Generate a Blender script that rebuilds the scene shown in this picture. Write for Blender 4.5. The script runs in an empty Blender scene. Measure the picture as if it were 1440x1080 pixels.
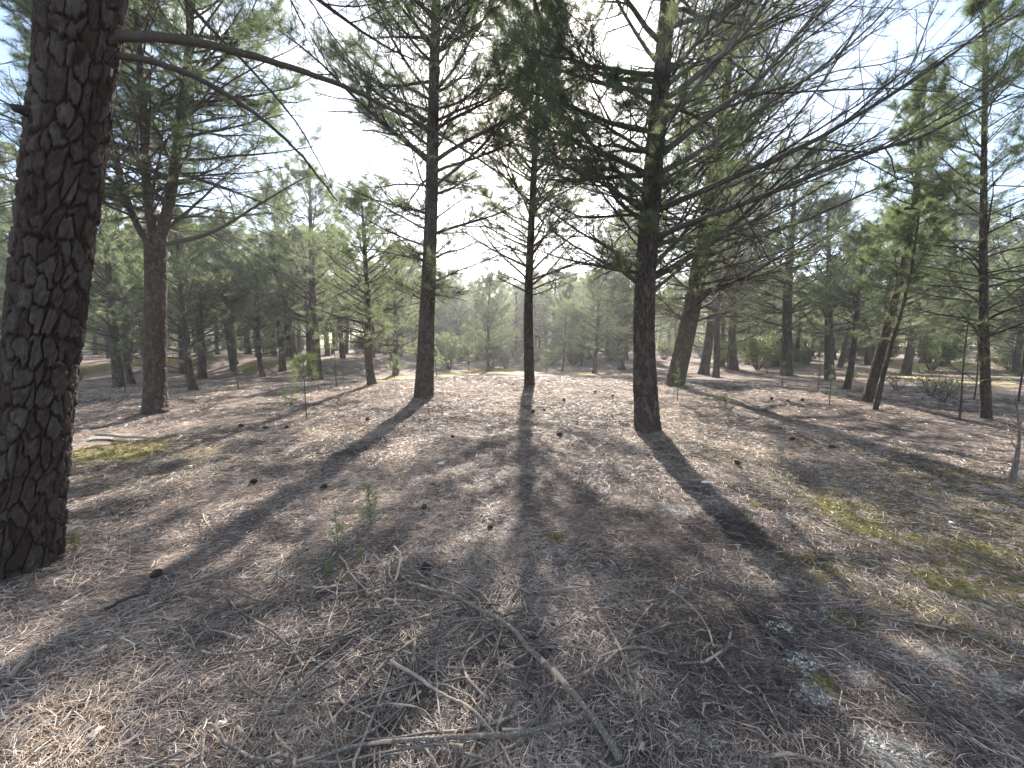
import bpy, math, numpy as np
from mathutils import Vector
PI = math.pi
HAZE = .0016
sc = bpy.context.scene
col = sc.collection
rng = np.random.default_rng(7)
UP = np.array([0., 0., 1.])

# ------------------------------------------------------------------ noise / ground shape
_T = np.random.default_rng(3).random((256, 256))
def vnoise(x, y):
    x = np.asarray(x, float); y = np.asarray(y, float)
    xi = np.floor(x).astype(int); yi = np.floor(y).astype(int)
    fx = x - xi; fy = y - yi
    fx = fx*fx*(3-2*fx); fy = fy*fy*(3-2*fy)
    a = _T[xi & 255, yi & 255]; b = _T[(xi+1) & 255, yi & 255]
    c = _T[xi & 255, (yi+1) & 255]; d = _T[(xi+1) & 255, (yi+1) & 255]
    return (a*(1-fx)+b*fx)*(1-fy)+(c*(1-fx)+d*fx)*fy
def fbm(x, y, o=4):
    s = 0; a = .5
    for i in range(o):
        s = s + a*vnoise(x*2**i+17.3*i, y*2**i+5.1*i); a *= .5
    return s/(1-.5**o)
def sstep(a, b, x):
    t = np.clip((x-a)/(b-a), 0, 1); return t*t*(3-2*t)
def gbase(x, y):
    h = .50*np.exp(-((x+.3)/9.5)**2-((y-12.5)/6.0)**2)
    h = h + .75*sstep(19, 27, y)*sstep(-2, -9, x)*(0.55+.9*fbm(x*.13+4, y*.13, 3))
    h = h + .55*sstep(23, 30, y)*sstep(7, 12, x)*fbm(x*.2, y*.2, 2)
    h = h + np.clip(y-26, 0, 80)*.022
    h = h - .12*sstep(2, 7, x)*sstep(8, 3, y)
    h = h + .30*(fbm(x*.16+9, y*.16+2, 3)-.5)*sstep(2, 9, np.hypot(x, y))
    return h
def ground(x, y):
    x = np.asarray(x, float); y = np.asarray(y, float)
    w = np.clip(1.2-np.hypot(x, y)/30, 0.15, 1)
    return gbase(x, y) - g00 + w*(.15*(fbm(x*.9+31, y*.9+7, 3)-.5) + .045*(fbm(x*4, y*4, 2)-.5)) + sum(h_*np.exp(-((x-a_)**2+(y-b_)**2)/r_**2) for a_, b_, r_, h_ in MOUND)
g00 = 0.; MOUND = []
g00 = float(ground(0., 0.))

# ------------------------------------------------------------------ camera
F = 562.0; CX, CY = 720., 540.; PITCH = math.radians(-5.1); CAMH = 1.5
cp, sp = math.cos(PITCH), math.sin(PITCH)
def ray(px, py):
    u = (px-CX)/F; v = (CY-py)/F
    return np.array([u, cp - v*sp, sp + v*cp])
CAMZ = CAMH
def at(px, py, Y):                       # point on the pixel's ray at depth Y
    d = ray(px, py); s = Y/d[1]
    return np.array([d[0]*s, Y, CAMZ+d[2]*s])
def gpt(px, py):                         # where the pixel's ray meets the ground
    d = ray(px, py); s = np.concatenate([np.linspace(.5, 30, 6000), np.linspace(30, 150, 4000)])
    z = CAMZ + d[2]*s - ground(d[0]*s, d[1]*s)
    i = np.argmax(z < 0) if (z < 0).any() else len(s)-1
    return np.array([d[0]*s[i], d[1]*s[i], float(ground(d[0]*s[i], d[1]*s[i]))])
MOUND = [(*gpt(px, py)[:2], r_, h_) for px, py, r_, h_ in ((28, 795, .55, .07), (218, 578, .6, .09), (596, 557, .6, .09), (745, 541, .4, .06), (911, 603, .5, .08), (947, 541, .6, .09), (1218, 565, .4, .06), (1388, 588, .4, .06), (446, 533, .6, .09), (523, 540, .6, .09), (1106, 527, .7, .12), (989, 525, .6, .1))]
def on_ground(x, y, dz=0.): return np.array([x, y, float(ground(x, y))+dz])
cam = bpy.data.cameras.new('camera'); cam.sensor_width = 36; cam.lens = F/1440*36
cam.clip_start = .05; cam.clip_end = 2000
co = bpy.data.objects.new('camera', cam); col.objects.link(co)
co.location = (0, 0, CAMZ); co.rotation_euler = (PI/2+PITCH, 0, 0); sc.camera = co

# ------------------------------------------------------------------ light
SUN_EL, SUN_AZ = math.radians(33), math.radians(3)
s = Vector((math.sin(SUN_AZ)*math.cos(SUN_EL), math.cos(SUN_AZ)*math.cos(SUN_EL), math.sin(SUN_EL)))
L = bpy.data.lights.new('sun', 'SUN'); L.energy = 5.0; L.angle = math.radians(.8); L.color = (1, .93, .84)
lo = bpy.data.objects.new('sun', L); col.objects.link(lo); lo.rotation_euler = (-s).to_track_quat('-Z', 'Y').to_euler(); lo.location = (0, 0, 30)
w = bpy.data.worlds.new('World'); sc.world = w; w.use_nodes = True
nt = w.node_tree; N = nt.nodes; K = nt.links; N.clear()
out = N.new('ShaderNodeOutputWorld'); bg = N.new('ShaderNodeBackground'); bg.inputs[1].default_value = .07
sky = N.new('ShaderNodeTexSky'); sky.sky_type = 'NISHITA'; sky.sun_disc = False
sky.sun_elevation = SUN_EL; sky.sun_rotation = SUN_AZ; sky.air_density = 1.0; sky.dust_density = 1.0; sky.ozone_density = 1.0
tc = N.new('ShaderNodeTexCoord'); mp = N.new('ShaderNodeMapping'); mp.inputs['Scale'].default_value = (1.0, 1.0, 2.2)
no = N.new('ShaderNodeTexNoise'); no.inputs['Scale'].default_value = 2.3; no.inputs['Detail'].default_value = 7; no.inputs['Roughness'].default_value = .58
no.inputs['Distortion'].default_value = .4
rp = N.new('ShaderNodeValToRGB'); rp.color_ramp.elements[0].position = .51; rp.color_ramp.elements[1].position = .66
mx = N.new('ShaderNodeMix'); mx.data_type = 'RGBA'
mx.inputs[7].default_value = (9.5, 9.7, 10.0, 1)
K.new(tc.outputs['Generated'], mp.inputs[0]); K.new(mp.outputs[0], no.inputs['Vector']); K.new(no.outputs[0], rp.inputs[0])
K.new(rp.outputs[0], mx.inputs[0]); K.new(sky.outputs[0], mx.inputs[6]); K.new(mx.outputs[2], bg.inputs[0]); K.new(bg.outputs[0], out.inputs[0])
sc.view_settings.view_transform = 'Standard'; sc.view_settings.look = 'None'; sc.view_settings.exposure = 2.12; sc.view_settings.gamma = 1
sc.cycles.use_denoising = True; sc.cycles.max_bounces = 8; sc.cycles.diffuse_bounces = 4; sc.cycles.transmission_bounces = 4
sc.cycles.sample_clamp_indirect = 6; sc.cycles.volume_bounces = 0; sc.cycles.caustics_reflective = False

# ------------------------------------------------------------------ materials
def mat(name):
    m = bpy.data.materials.new(name); m.use_nodes = True; m.node_tree.nodes.clear()
    return m, m.node_tree.nodes, m.node_tree.links
def nd(N, t, **kw):
    n = N.new(t)
    for k, v in kw.items():
        if k in n.inputs: n.inputs[k].default_value = v
        else: setattr(n, k, v)
    return n
def ramp(N, stops):
    r = N.new('ShaderNodeValToRGB'); e = r.color_ramp.elements
    while len(e) < len(stops): e.new(.5)
    for q, (p, c) in zip(e, stops): q.position = p; q.color = (*c, 1)
    return r
def mix(N, K, f, a, b):
    m = N.new('ShaderNodeMix'); m.data_type = 'RGBA'
    for s_, v in ((0, f), (6, a), (7, b)):
        if isinstance(v, (int, float)): m.inputs[s_].default_value = v
        elif isinstance(v, tuple): m.inputs[s_].default_value = (*v, 1)
        else: K.new(v, m.inputs[s_])
    return m.outputs[2]
def mth(N, K, op, a, b=None):
    m = N.new('ShaderNodeMath'); m.operation = op
    for i, v in enumerate((a, b)):
        if v is None: continue
        if isinstance(v, (int, float)): m.inputs[i].default_value = v
        else: K.new(v, m.inputs[i])
    return m.outputs[0]

def bark_mat(name, stops, scale=1., bump=.6, lichen=0.):
    m, N, K = mat(name)
    o = N.new('ShaderNodeOutputMaterial'); p = nd(N, 'ShaderNodeBsdfPrincipled', Roughness=.92)
    p.inputs['Specular IOR Level'].default_value = .15
    t = N.new('ShaderNodeTexCoord'); mp = N.new('ShaderNodeMapping'); mp.inputs['Scale'].default_value = (1, 1, .4)
    K.new(t.outputs['Object'], mp.inputs[0])
    a = nd(N, 'ShaderNodeAttribute', attribute_name='tint')
    n1 = nd(N, 'ShaderNodeTexNoise', Scale=14*scale, Detail=6, Roughness=.65); K.new(mp.outputs[0], n1.inputs['Vector'])
    n2 = nd(N, 'ShaderNodeTexNoise', Scale=75*scale, Detail=4, Roughness=.7); K.new(mp.outputs[0], n2.inputs['Vector'])
    f = mth(N, K, 'ADD', mth(N, K, 'MULTIPLY', a.outputs['Fac'], .55), mth(N, K, 'MULTIPLY', n1.outputs[0], .45))
    r = ramp(N, stops); K.new(f, r.inputs[0])
    c = mix(N, K, mth(N, K, 'MULTIPLY', n2.outputs[0], .35), r.outputs[0], (.06, .045, .038))
    if lichen > 0:
        n3 = nd(N, 'ShaderNodeTexNoise', Scale=45*scale, Detail=5, Roughness=.7); K.new(t.outputs['Object'], n3.inputs['Vector'])
        lr = ramp(N, [(.52, (0, 0, 0)), (.60, (1, 1, 1))]); K.new(n3.outputs[0], lr.inputs[0])
        c = mix(N, K, mth(N, K, 'MULTIPLY', lr.outputs[0], lichen), c, (.42, .43, .38))
        n6 = nd(N, 'ShaderNodeTexNoise', Scale=7, Detail=3, Roughness=.6); K.new(t.outputs['Object'], n6.inputs['Vector']); pr = ramp(N, [(.57, (0, 0, 0)), (.60, (1, 1, 1))]); K.new(n6.outputs[0], pr.inputs[0]); c = mix(N, K, mth(N, K, 'MULTIPLY', pr.outputs[0], .75), c, (.45, .36, .28))   # peeled bark
    K.new(c, p.inputs['Base Color'])
    v = nd(N, 'ShaderNodeTexVoronoi', Scale=22*scale, feature='DISTANCE_TO_EDGE'); K.new(mp.outputs[0], v.inputs['Vector'])
    h = mth(N, K, 'ADD', mth(N, K, 'MULTIPLY', mth(N, K, 'MINIMUM', v.outputs[0], .25), 2.2), n2.outputs[0])
    b = nd(N, 'ShaderNodeBump', Strength=bump, Distance=.015/scale); K.new(h, b.inputs['Height']); K.new(b.outputs[0], p.inputs['Normal'])
    K.new(p.outputs[0], o.inputs[0]); return m
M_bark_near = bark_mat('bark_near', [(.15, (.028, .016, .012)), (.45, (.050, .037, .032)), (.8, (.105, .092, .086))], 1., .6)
M_bark = bark_mat('bark', [(.2, (.035, .025, .020)), (.5, (.075, .060, .052)), (.8, (.15, .13, .115))], 1., .8)
M_bark_moss = bark_mat('bark_mossy', [(.2, (.035, .034, .022)), (.5, (.075, .068, .048)), (.8, (.14, .125, .095))], 1., .8)
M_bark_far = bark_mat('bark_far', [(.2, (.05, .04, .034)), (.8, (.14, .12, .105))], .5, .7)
M_twig = bark_mat('twig', [(.2, (.055, .047, .042)), (.8, (.14, .123, .108))], 2., .8)
M_stick = bark_mat('stick_bark', [(.2, (.075, .062, .055)), (.8, (.21, .185, .168))], 3., .5, .55)
M_stick_pale = bark_mat('stick_pale', [(.2, (.20, .165, .135)), (.8, (.42, .37, .32))], 3., .3, .25)
M_cone = bark_mat('cone_scales', [(.2, (.035, .026, .02)), (.8, (.13, .093, .072))], 4., .3)

def needle_mat(name, stops, trans, tr_fac=.45, objvar=.12):
    m, N, K = mat(name)
    o = N.new('ShaderNodeOutputMaterial')
    a = nd(N, 'ShaderNodeAttribute', attribute_name='tint')
    oi = N.new('ShaderNodeObjectInfo')
    r = ramp(N, stops)
    f = mth(N, K, 'ADD', a.outputs['Fac'], mth(N, K, 'MULTIPLY', mth(N, K, 'SUBTRACT', oi.outputs['Random'], .5), objvar))
    K.new(f, r.inputs[0])
    d = nd(N, 'ShaderNodeBsdfDiffuse'); K.new(r.outputs[0], d.inputs[0])
    t = nd(N, 'ShaderNodeBsdfTranslucent')
    tc_ = mix(N, K, .6, r.outputs[0], trans); K.new(tc_, t.inputs[0])
    s1 = nd(N, 'ShaderNodeMixShader'); s1.inputs[0].default_value = tr_fac
    K.new(d.outputs[0], s1.inputs[1]); K.new(t.outputs[0], s1.inputs[2])
    g = nd(N, 'ShaderNodeBsdfGlossy', Roughness=.45); g.inputs[0].default_value = (.6, .6, .6, 1)
    s2 = nd(N, 'ShaderNodeMixShader'); s2.inputs[0].default_value = .06
    K.new(s1.outputs[0], s2.inputs[1]); K.new(g.outputs[0], s2.inputs[2]); K.new(s2.outputs[0], o.inputs[0])
    return m
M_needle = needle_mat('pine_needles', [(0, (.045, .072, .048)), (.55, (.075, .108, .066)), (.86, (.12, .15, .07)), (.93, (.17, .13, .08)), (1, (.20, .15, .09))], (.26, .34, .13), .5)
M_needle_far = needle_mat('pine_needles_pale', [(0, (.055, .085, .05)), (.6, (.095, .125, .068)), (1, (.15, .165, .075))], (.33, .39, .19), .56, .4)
M_needle_young = needle_mat('young_needles', [(0, (.09, .13, .075)), (1, (.17, .22, .10))], (.34, .42, .16), .5)
M_leaf = needle_mat('shrub_leaves', [(0, (.07, .09, .05)), (1, (.15, .17, .085))], (.25, .30, .12), .45, .4)
M_grass = needle_mat('grass_blades', [(0, (.10, .13, .06)), (1, (.22, .24, .11))], (.28, .32, .12), .4)
M_litter = needle_mat('fallen_needles', [(0, (.04, .034, .032)), (.3, (.13, .108, .098)), (.6, (.35, .298, .262)), (.86, (.70, .615, .535)), (1, (.50, .36, .25))], (.3, .22, .16), .12, 0)

m, N, K = mat('forest_floor'); M_ground = m
o = N.new('ShaderNodeOutputMaterial'); p = nd(N, 'ShaderNodeBsdfPrincipled', Roughness=.95); p.inputs['Specular IOR Level'].default_value = .1
t = N.new('ShaderNodeTexCoord')
am = nd(N, 'ShaderNodeAttribute', attribute_name='moss'); al = nd(N, 'ShaderNodeAttribute', attribute_name='lichen'); ay = nd(N, 'ShaderNodeAttribute', attribute_name='straw')
n1 = nd(N, 'ShaderNodeTexNoise', Scale=1.7, Detail=5, Roughness=.6); K.new(t.outputs['Object'], n1.inputs['Vector'])
# two crossed fields of fine streaks: needles lying in the litter
fac = None; hs = []
for rot, sc_ in ((.4, 1.), (1.5, 1.13), (2.5, .9)):
    mp = N.new('ShaderNodeMapping'); mp.inputs['Rotation'].default_value = (0, 0, rot); mp.inputs['Scale'].default_value = (9*sc_, 70*sc_, 9)
    nn = nd(N, 'ShaderNodeTexNoise', Scale=1., Detail=3, Roughness=.7, Distortion=1.2); K.new(t.outputs['Object'], mp.inputs[0]); K.new(mp.outputs[0], nn.inputs['Vector'])
    hs.append(nn.outputs[0])
st = mth(N, K, 'MAXIMUM', mth(N, K, 'MAXIMUM', hs[0], hs[1]), hs[2])
r1 = ramp(N, [(.45, (.06, .049, .044)), (.55, (.19, .156, .14)), (.65, (.41, .345, .303)), (.78, (.64, .555, .487))]); K.new(st, r1.inputs[0])
r2 = ramp(N, [(.33, (.42, .40, .40)), (.5, (.85, .82, .80)), (.68, (1.2, 1.14, 1.04))]); K.new(n1.outputs[0], r2.inputs[0])
mm = N.new('ShaderNodeMix'); mm.data_type = 'RGBA'; mm.blend_type = 'MULTIPLY'; mm.inputs[0].default_value = 1; K.new(r1.outputs[0], mm.inputs[6]); K.new(r2.outputs[0], mm.inputs[7])
n4 = nd(N, 'ShaderNodeTexNoise', Scale=9, Detail=6, Roughness=.7); K.new(t.outputs['Object'], n4.inputs['Vector'])
n5 = nd(N, 'ShaderNodeTexNoise', Scale=60, Detail=4, Roughness=.7); K.new(t.outputs['Object'], n5.inputs['Vector'])
def patch(attr, lo, hi, k=1.7):
    v = mth(N, K, 'ADD', attr, mth(N, K, 'MULTIPLY', mth(N, K, 'SUBTRACT', n4.outputs[0], .5), k))
    v = mth(N, K, 'ADD', v, mth(N, K, 'MULTIPLY', mth(N, K, 'SUBTRACT', n5.outputs[0], .5), .5))
    q = ramp(N, [(lo, (0, 0, 0)), (hi, (1, 1, 1))]); K.new(v, q.inputs[0]); return q.outputs[0]
mr = ramp(N, [(.3, (.075, .072, .022)), (.7, (.22, .20, .055))]); K.new(n5.outputs[0], mr.inputs[0])
yr = ramp(N, [(.3, (.30, .23, .10)), (.7, (.60, .50, .25))]); K.new(n5.outputs[0], yr.inputs[0])
lr = ramp(N, [(.3, (.20, .20, .19)), (.65, (.56, .57, .55))]); K.new(n5.outputs[0], lr.inputs[0])
c = mix(N, K, mth(N, K, 'MULTIPLY', patch(ay.outputs['Fac'], .3, .6), .9), mm.outputs[2], yr.outputs[0])
c = mix(N, K, mth(N, K, 'MULTIPLY', patch(am.outputs['Fac'], .36, .62), .88), c, mr.outputs[0])
c = mix(N, K, mth(N, K, 'MULTIPLY', patch(al.outputs['Fac'], .38, .62), .55), c, lr.outputs[0])
K.new(c, p.inputs['Base Color'])
hh = mth(N, K, 'ADD', st, mth(N, K, 'MULTIPLY', n4.outputs[0], .8))
b = nd(N, 'ShaderNodeBump', Strength=.9, Distance=.03); K.new(hh, b.inputs['Height']); K.new(b.outputs[0], p.inputs['Normal']); K.new(p.outputs[0], o.inputs[0])

# ------------------------------------------------------------------ mesh building
def nrm(v): return v/np.maximum(np.linalg.norm(v, axis=-1, keepdims=True), 1e-9)
class MB:
    def __init__(s): s.v = []; s.q = []; s.t = []; s.n = 0
    def add(s, V, Fc, tint=.5, mi=0):
        V = np.asarray(V, float).reshape(-1, 3); Fc = np.asarray(Fc, np.int64)
        tint = np.broadcast_to(np.asarray(tint, float), (len(Fc),)); mi = np.full(len(Fc), mi)
        (s.q if Fc.shape[1] == 4 else s.t).append((Fc+s.n, tint, mi)); s.v.append(V); s.n += len(V); return s
    def build(s, name, mats, parent=None, smooth=True, origin=None):
        V = np.concatenate(s.v) if s.v else np.zeros((0, 3))
        if origin is not None: V = V - origin
        me = bpy.data.meshes.new(name)
        fq = [np.concatenate([a[i] for a in s.q]) for i in range(3)] if s.q else [np.zeros((0, 4), int), np.zeros(0), np.zeros(0, int)]
        ft = [np.concatenate([a[i] for a in s.t]) for i in range(3)] if s.t else [np.zeros((0, 3), int), np.zeros(0), np.zeros(0, int)]
        nq, ntr = len(fq[0]), len(ft[0])
        me.vertices.add(len(V)); me.vertices.foreach_set('co', V.astype(np.float32).ravel())
        li = np.concatenate([fq[0].ravel(), ft[0].ravel()]).astype(np.int32)
        me.loops.add(len(li)); me.loops.foreach_set('vertex_index', li)
        me.polygons.add(nq+ntr)
        me.polygons.foreach_set('loop_start', np.concatenate([np.arange(nq)*4, nq*4+np.arange(ntr)*3]).astype(np.int32))
        me.polygons.foreach_set('material_index', np.concatenate([fq[2], ft[2]]).astype(np.int32))
        me.polygons.foreach_set('use_smooth', np.full(nq+ntr, smooth))
        at_ = me.attributes.new('tint', 'FLOAT', 'FACE'); at_.data.foreach_set('value', np.concatenate([fq[1], ft[1]]).astype(np.float32))
        me.update(calc_edges=True)
        for m_ in (mats if isinstance(mats, (list, tuple)) else [mats]): me.materials.append(m_)
        o = bpy.data.objects.new(name, me); col.objects.link(o)
        if parent is not None: o.parent = parent
        elif origin is not None: o.location = origin
        return o
def tag(o, label=None, cat=None, group=None, kind=None):
    for k, v in (('label', label), ('category', cat), ('group', group), ('kind', kind)):
        if v: o[k] = v
    return o
def empty(name, loc, label, cat, group=None, rz=0.):
    o = bpy.data.objects.new(name, None); col.objects.link(o); o.location = loc; o.rotation_euler.z = rz; o.empty_display_size = .2
    return tag(o, label, cat, group)
def copy_tree(o, loc, rz, scl, label, group):
    r = o.copy(); col.objects.link(r); r.location = loc; r.rotation_euler = (0, 0, rz); r.scale = scl; r['label'] = label
    if group: r['group'] = group
    for ch in o.children:
        c = ch.copy(); col.objects.link(c); c.parent = r
    return r
def frames(P):
    T = nrm(np.gradient(P, axis=1))
    d = nrm(P[:, -1]-P[:, 0]); ref = np.zeros_like(d)
    ref[np.arange(len(d)), np.argmin(np.abs(d), axis=1)] = 1
    A = nrm(np.cross(T, ref[:, None, :])); B = np.cross(T, A)
    return T, A, B
def tubes(P, R, k):
    M, n, _ = P.shape
    _, A, B = frames(P); th = np.arange(k)*2*PI/k
    V = P[:, :, None]+R[:, :, None, None]*(A[:, :, None]*np.cos(th)[None, None, :, None]+B[:, :, None]*np.sin(th)[None, None, :, None])
    i = np.arange(M)[:, None, None]*n*k; j = np.arange(n-1)[None, :, None]*k; a = np.arange(k)[None, None, :]; b = (a+1) % k
    Q = np.stack([i+j+a, i+j+b, i+j+k+b, i+j+k+a], -1).reshape(-1, 4)
    return V.reshape(-1, 3), Q
def resample(P, R, n, pw=1.):
    P = np.asarray(P, float); R = np.asarray(R, float)
    # smooth (Catmull-Rom like) then even spacing
    for _ in range(3):
        Q = np.empty((2*len(P)-1, 3)); Q[::2] = P; Q[1::2] = (P[:-1]+P[1:])/2
        q = np.empty(2*len(R)-1); q[::2] = R; q[1::2] = (R[:-1]+R[1:])/2
        Q[1:-1] = (Q[:-2]+2*Q[1:-1]+Q[2:])/4; P, R = Q, q
    s_ = np.concatenate([[0], np.cumsum(np.linalg.norm(np.diff(P, axis=0), axis=1))])
    t_ = s_[-1]*np.linspace(0, 1, n)**pw
    return np.stack([np.interp(t_, s_, P[:, i]) for i in range(3)], 1), np.interp(t_, s_, R), t_

def voro(U, V, nu, seed):               # F1, F2-F1, cell random; periodic in U
    iu = np.floor(U).astype(int); iv = np.floor(V).astype(int)
    f1 = np.full(U.shape, 9.); f2 = np.full(U.shape, 9.); cr = np.zeros(U.shape)
    tx = np.random.default_rng(seed).random((nu, 257, 3))
    for a in (-1, 0, 1):
        for b in (-1, 0, 1):
            r = tx[(iu+a) % nu, (iv+b) % 257]
            dx = np.abs(iu+a+.1+.8*r[..., 0]-U); dy = np.abs(iv+b+.1+.8*r[..., 1]-V); d = (dx**2.6+dy**2.6)**(1/2.6)
            n1 = d < f1
            f2 = np.where(n1, f1, np.minimum(f2, d)); cr = np.where(n1, r[..., 2], cr); f1 = np.where(n1, d, f1)
    return f1, f2-f1, cr
def bark_trunk(mb, P, R, S, k, cell=.055, amp=.02, flare=.45, seed=1, roots=5, lower_red=0.):
    """A trunk with raised bark plates between deep fissures (real relief)."""
    n = len(P); T, A, B = frames(P[None]); A = A[0]; B = B[0]
    th = np.arange(k)*2*PI/k; TH, SS = np.meshgrid(th, S)
    rad = R[:, None]*np.ones((1, k))
    ph = rng.random()*6
    rad = rad*(1+flare*np.exp(-SS/.22)*(.55+.45*np.cos(roots*TH+ph)+.3*np.cos(3*TH+ph*2)))
    rad = rad*(1+.06*(fbm(np.cos(TH)*1.5+SS*.9+seed, np.sin(TH)*1.5+9, 3)-.5)*2)
    nu = max(5, int(2*PI*float(np.median(R))/cell))
    wx = (fbm(np.cos(TH)*4+seed*3.1, np.sin(TH)*4+SS*7, 3)-.5)*1.15; wy = (fbm(np.cos(TH)*4+50, np.sin(TH)*4+SS*7+20, 3)-.5)*1.1
    f1, e, cr = voro(TH/(2*PI)*nu+wx, SS/(cell*2.7)+wy, nu, seed)
    plate = sstep(.03, .20, e)**.8; sub = fbm(np.cos(TH)*nu/3+cr*40, np.sin(TH)*nu/3+SS/cell*1.1+cr*9, 4); sub = sub*4; sub = (np.floor(sub)+sstep(.3, .7, sub-np.floor(sub)))/4
    f1b, e2, cr2 = voro(TH/(2*PI)*nu*3+wx*2, SS/(cell*.85)+wy*2, nu*3, seed+5)
    d = amp*(plate*(.75+.5*cr)+.75*(sub-.5)+.22*sstep(0, .3, e2)*(0.4+cr2)-.95)
    RD = (rad+d)[..., None]
    V = P[:, None]+RD*(A[:, None]*np.cos(th)[None, :, None]+B[:, None]*np.sin(th)[None, :, None])
    j = np.arange(n-1)[:, None]*k; a = np.arange(k)[None]; b = (a+1) % k
    Q = np.stack([j+a, j+b, j+k+b, j+k+a], -1).reshape(-1, 4)
    tint = (.15+.5*cr*plate+.3*plate*cr2+.25*(sub-.5))
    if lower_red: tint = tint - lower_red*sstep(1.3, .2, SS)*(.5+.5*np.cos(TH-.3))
    mb.add(V, Q, np.clip(tint[:-1].ravel(), 0, 1))

# ------------------------------------------------------------------ growing pines
def children(P, R, n, t0, t1, lf, ang, lift, N_, wob, rr, rmin, rg, flat=.55):
    M, n_, _ = P.shape
    Lp = np.linalg.norm(np.diff(P, axis=1), axis=2).sum(1)[:, None]
    t = t0+(t1-t0)*((np.arange(n)[None]+rg.random((M, n)))/n)
    x = t*(n_-1); i = np.clip(np.floor(x).astype(int), 0, n_-2); f = (x-i)[..., None]
    m = np.arange(M)[:, None]
    pos = P[m, i]*(1-f)+P[m, i+1]*f; tan = nrm(P[m, i+1]-P[m, i]); rp_ = R[m, i]*(1-f[..., 0])+R[m, i+1]*f[..., 0]
    side = nrm(np.cross(tan, UP)+1e-5); upv = np.cross(side, tan)
    sg = np.where((np.arange(n)[None]+rg.integers(0, 2, (M, 1))) % 2 == 0, 1., -1.)
    ph = rg.normal(0, flat, (M, n))
    perp = side*(sg*np.cos(ph))[..., None]+upv*np.sin(ph)[..., None]
    a = (ang+rg.normal(0, .17, (M, n)))[..., None]
    d = np.cos(a)*tan+np.sin(a)*perp
    Ln = (lf(t)*Lp*rg.uniform(.55, 1.25, (M, n)))
    pts = [pos]
    for j in range(1, N_):
        d = nrm(d+UP*lift+rg.normal(0, wob, d.shape)); pts.append(pts[-1]+d*(Ln/(N_-1))[..., None])
    Pc = np.stack(pts, 2).reshape(M*n, N_, 3)
    r0 = np.maximum(rp_*rr, rmin).reshape(-1, 1)
    Rc = r0*np.linspace(1, .45, N_)[None]
    return Pc, Rc
def tufts(mb, pos, dr, m, ln, wd, rg, spread=.75, tintc=None, back=.12, mi=0):
    Kn = len(pos)
    if Kn == 0: return
    dr = nrm(dr)
    d = nrm(dr[:, None]*.8+nrm(rg.normal(size=(Kn, m, 3)))*spread)
    b = pos[:, None]-dr[:, None]*rg.random((Kn, m, 1))*back
    l = ln*rg.uniform(.65, 1.15, (Kn, m, 1))
    sd = nrm(np.cross(d, nrm(rg.normal(size=(Kn, m, 3)))))*wd*.5
    V = np.stack([b-sd, b+sd, b+d*l], 2).reshape(-1, 3)
    tc_ = rg.random(Kn)*.84 if tintc is None else tintc
    tn = np.clip(np.repeat(tc_, m)+rg.normal(0, .06, Kn*m), 0, 1)
    mb.add(V, np.arange(Kn*m*3).reshape(-1, 3), tn, mi)

def limbs(P, R, S, rg, s0, Lmax, a0=78, a1=32, step=.42, per=4, prof=None, bend=.10, N_=9, rf=.42, azw=None, wob=.07, top=.98):
    """Whorls of limbs along a stem; returns polylines and how far up the stem each sits (0..1)."""
    Ps, Rs, us = [], [], []
    s_ = s0; az0 = rg.random()*6.3
    while s_ < S[-1]*top:
        u = (s_-s0)/(S[-1]*top-s0)
        for q in range(per + (rg.random() < .5)):
            if rg.random() < .12: continue
            ss = min(s_+rg.normal(0, .07), S[-1]*.99); p = np.array([np.interp(ss, S, P[:, i]) for i in range(3)]); r = np.interp(ss, S, R)
            az = az0+q*2*PI/per+rg.normal(0, .35)
            pf = (prof(u) if prof else (.75+.35*math.sin(min(1, u*1.6)*PI/2))*(1-u**1.6)**.8+.10)
            if azw:
                pf *= azw(az)
                if azw(az) < .6 and rg.random() < .65: continue
            Ln = Lmax*pf*rg.uniform(.65, 1.15)
            el = math.radians(a0+(a1-a0)*u+rg.normal(0, 7)); d = np.array([math.cos(az)*math.sin(el), math.sin(az)*math.sin(el), math.cos(el)])
            pts = [p]
            for j in range(1, N_):
                d = nrm(d+UP*(bend*(j/N_-.25*(u < .3)))+rg.normal(0, wob, 3)); pts.append(pts[-1]+d*Ln/(N_-1))
            r0 = min(r*rf, .009+.0105*Ln)*rg.uniform(.8, 1.15)
            Ps.append(pts); Rs.append(r0*np.linspace(1, .22, N_)); us.append(u)
        s_ += step*rg.uniform(.75, 1.25); az0 += 1.1
    return np.array(Ps), np.array(Rs), np.array(us)

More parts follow.
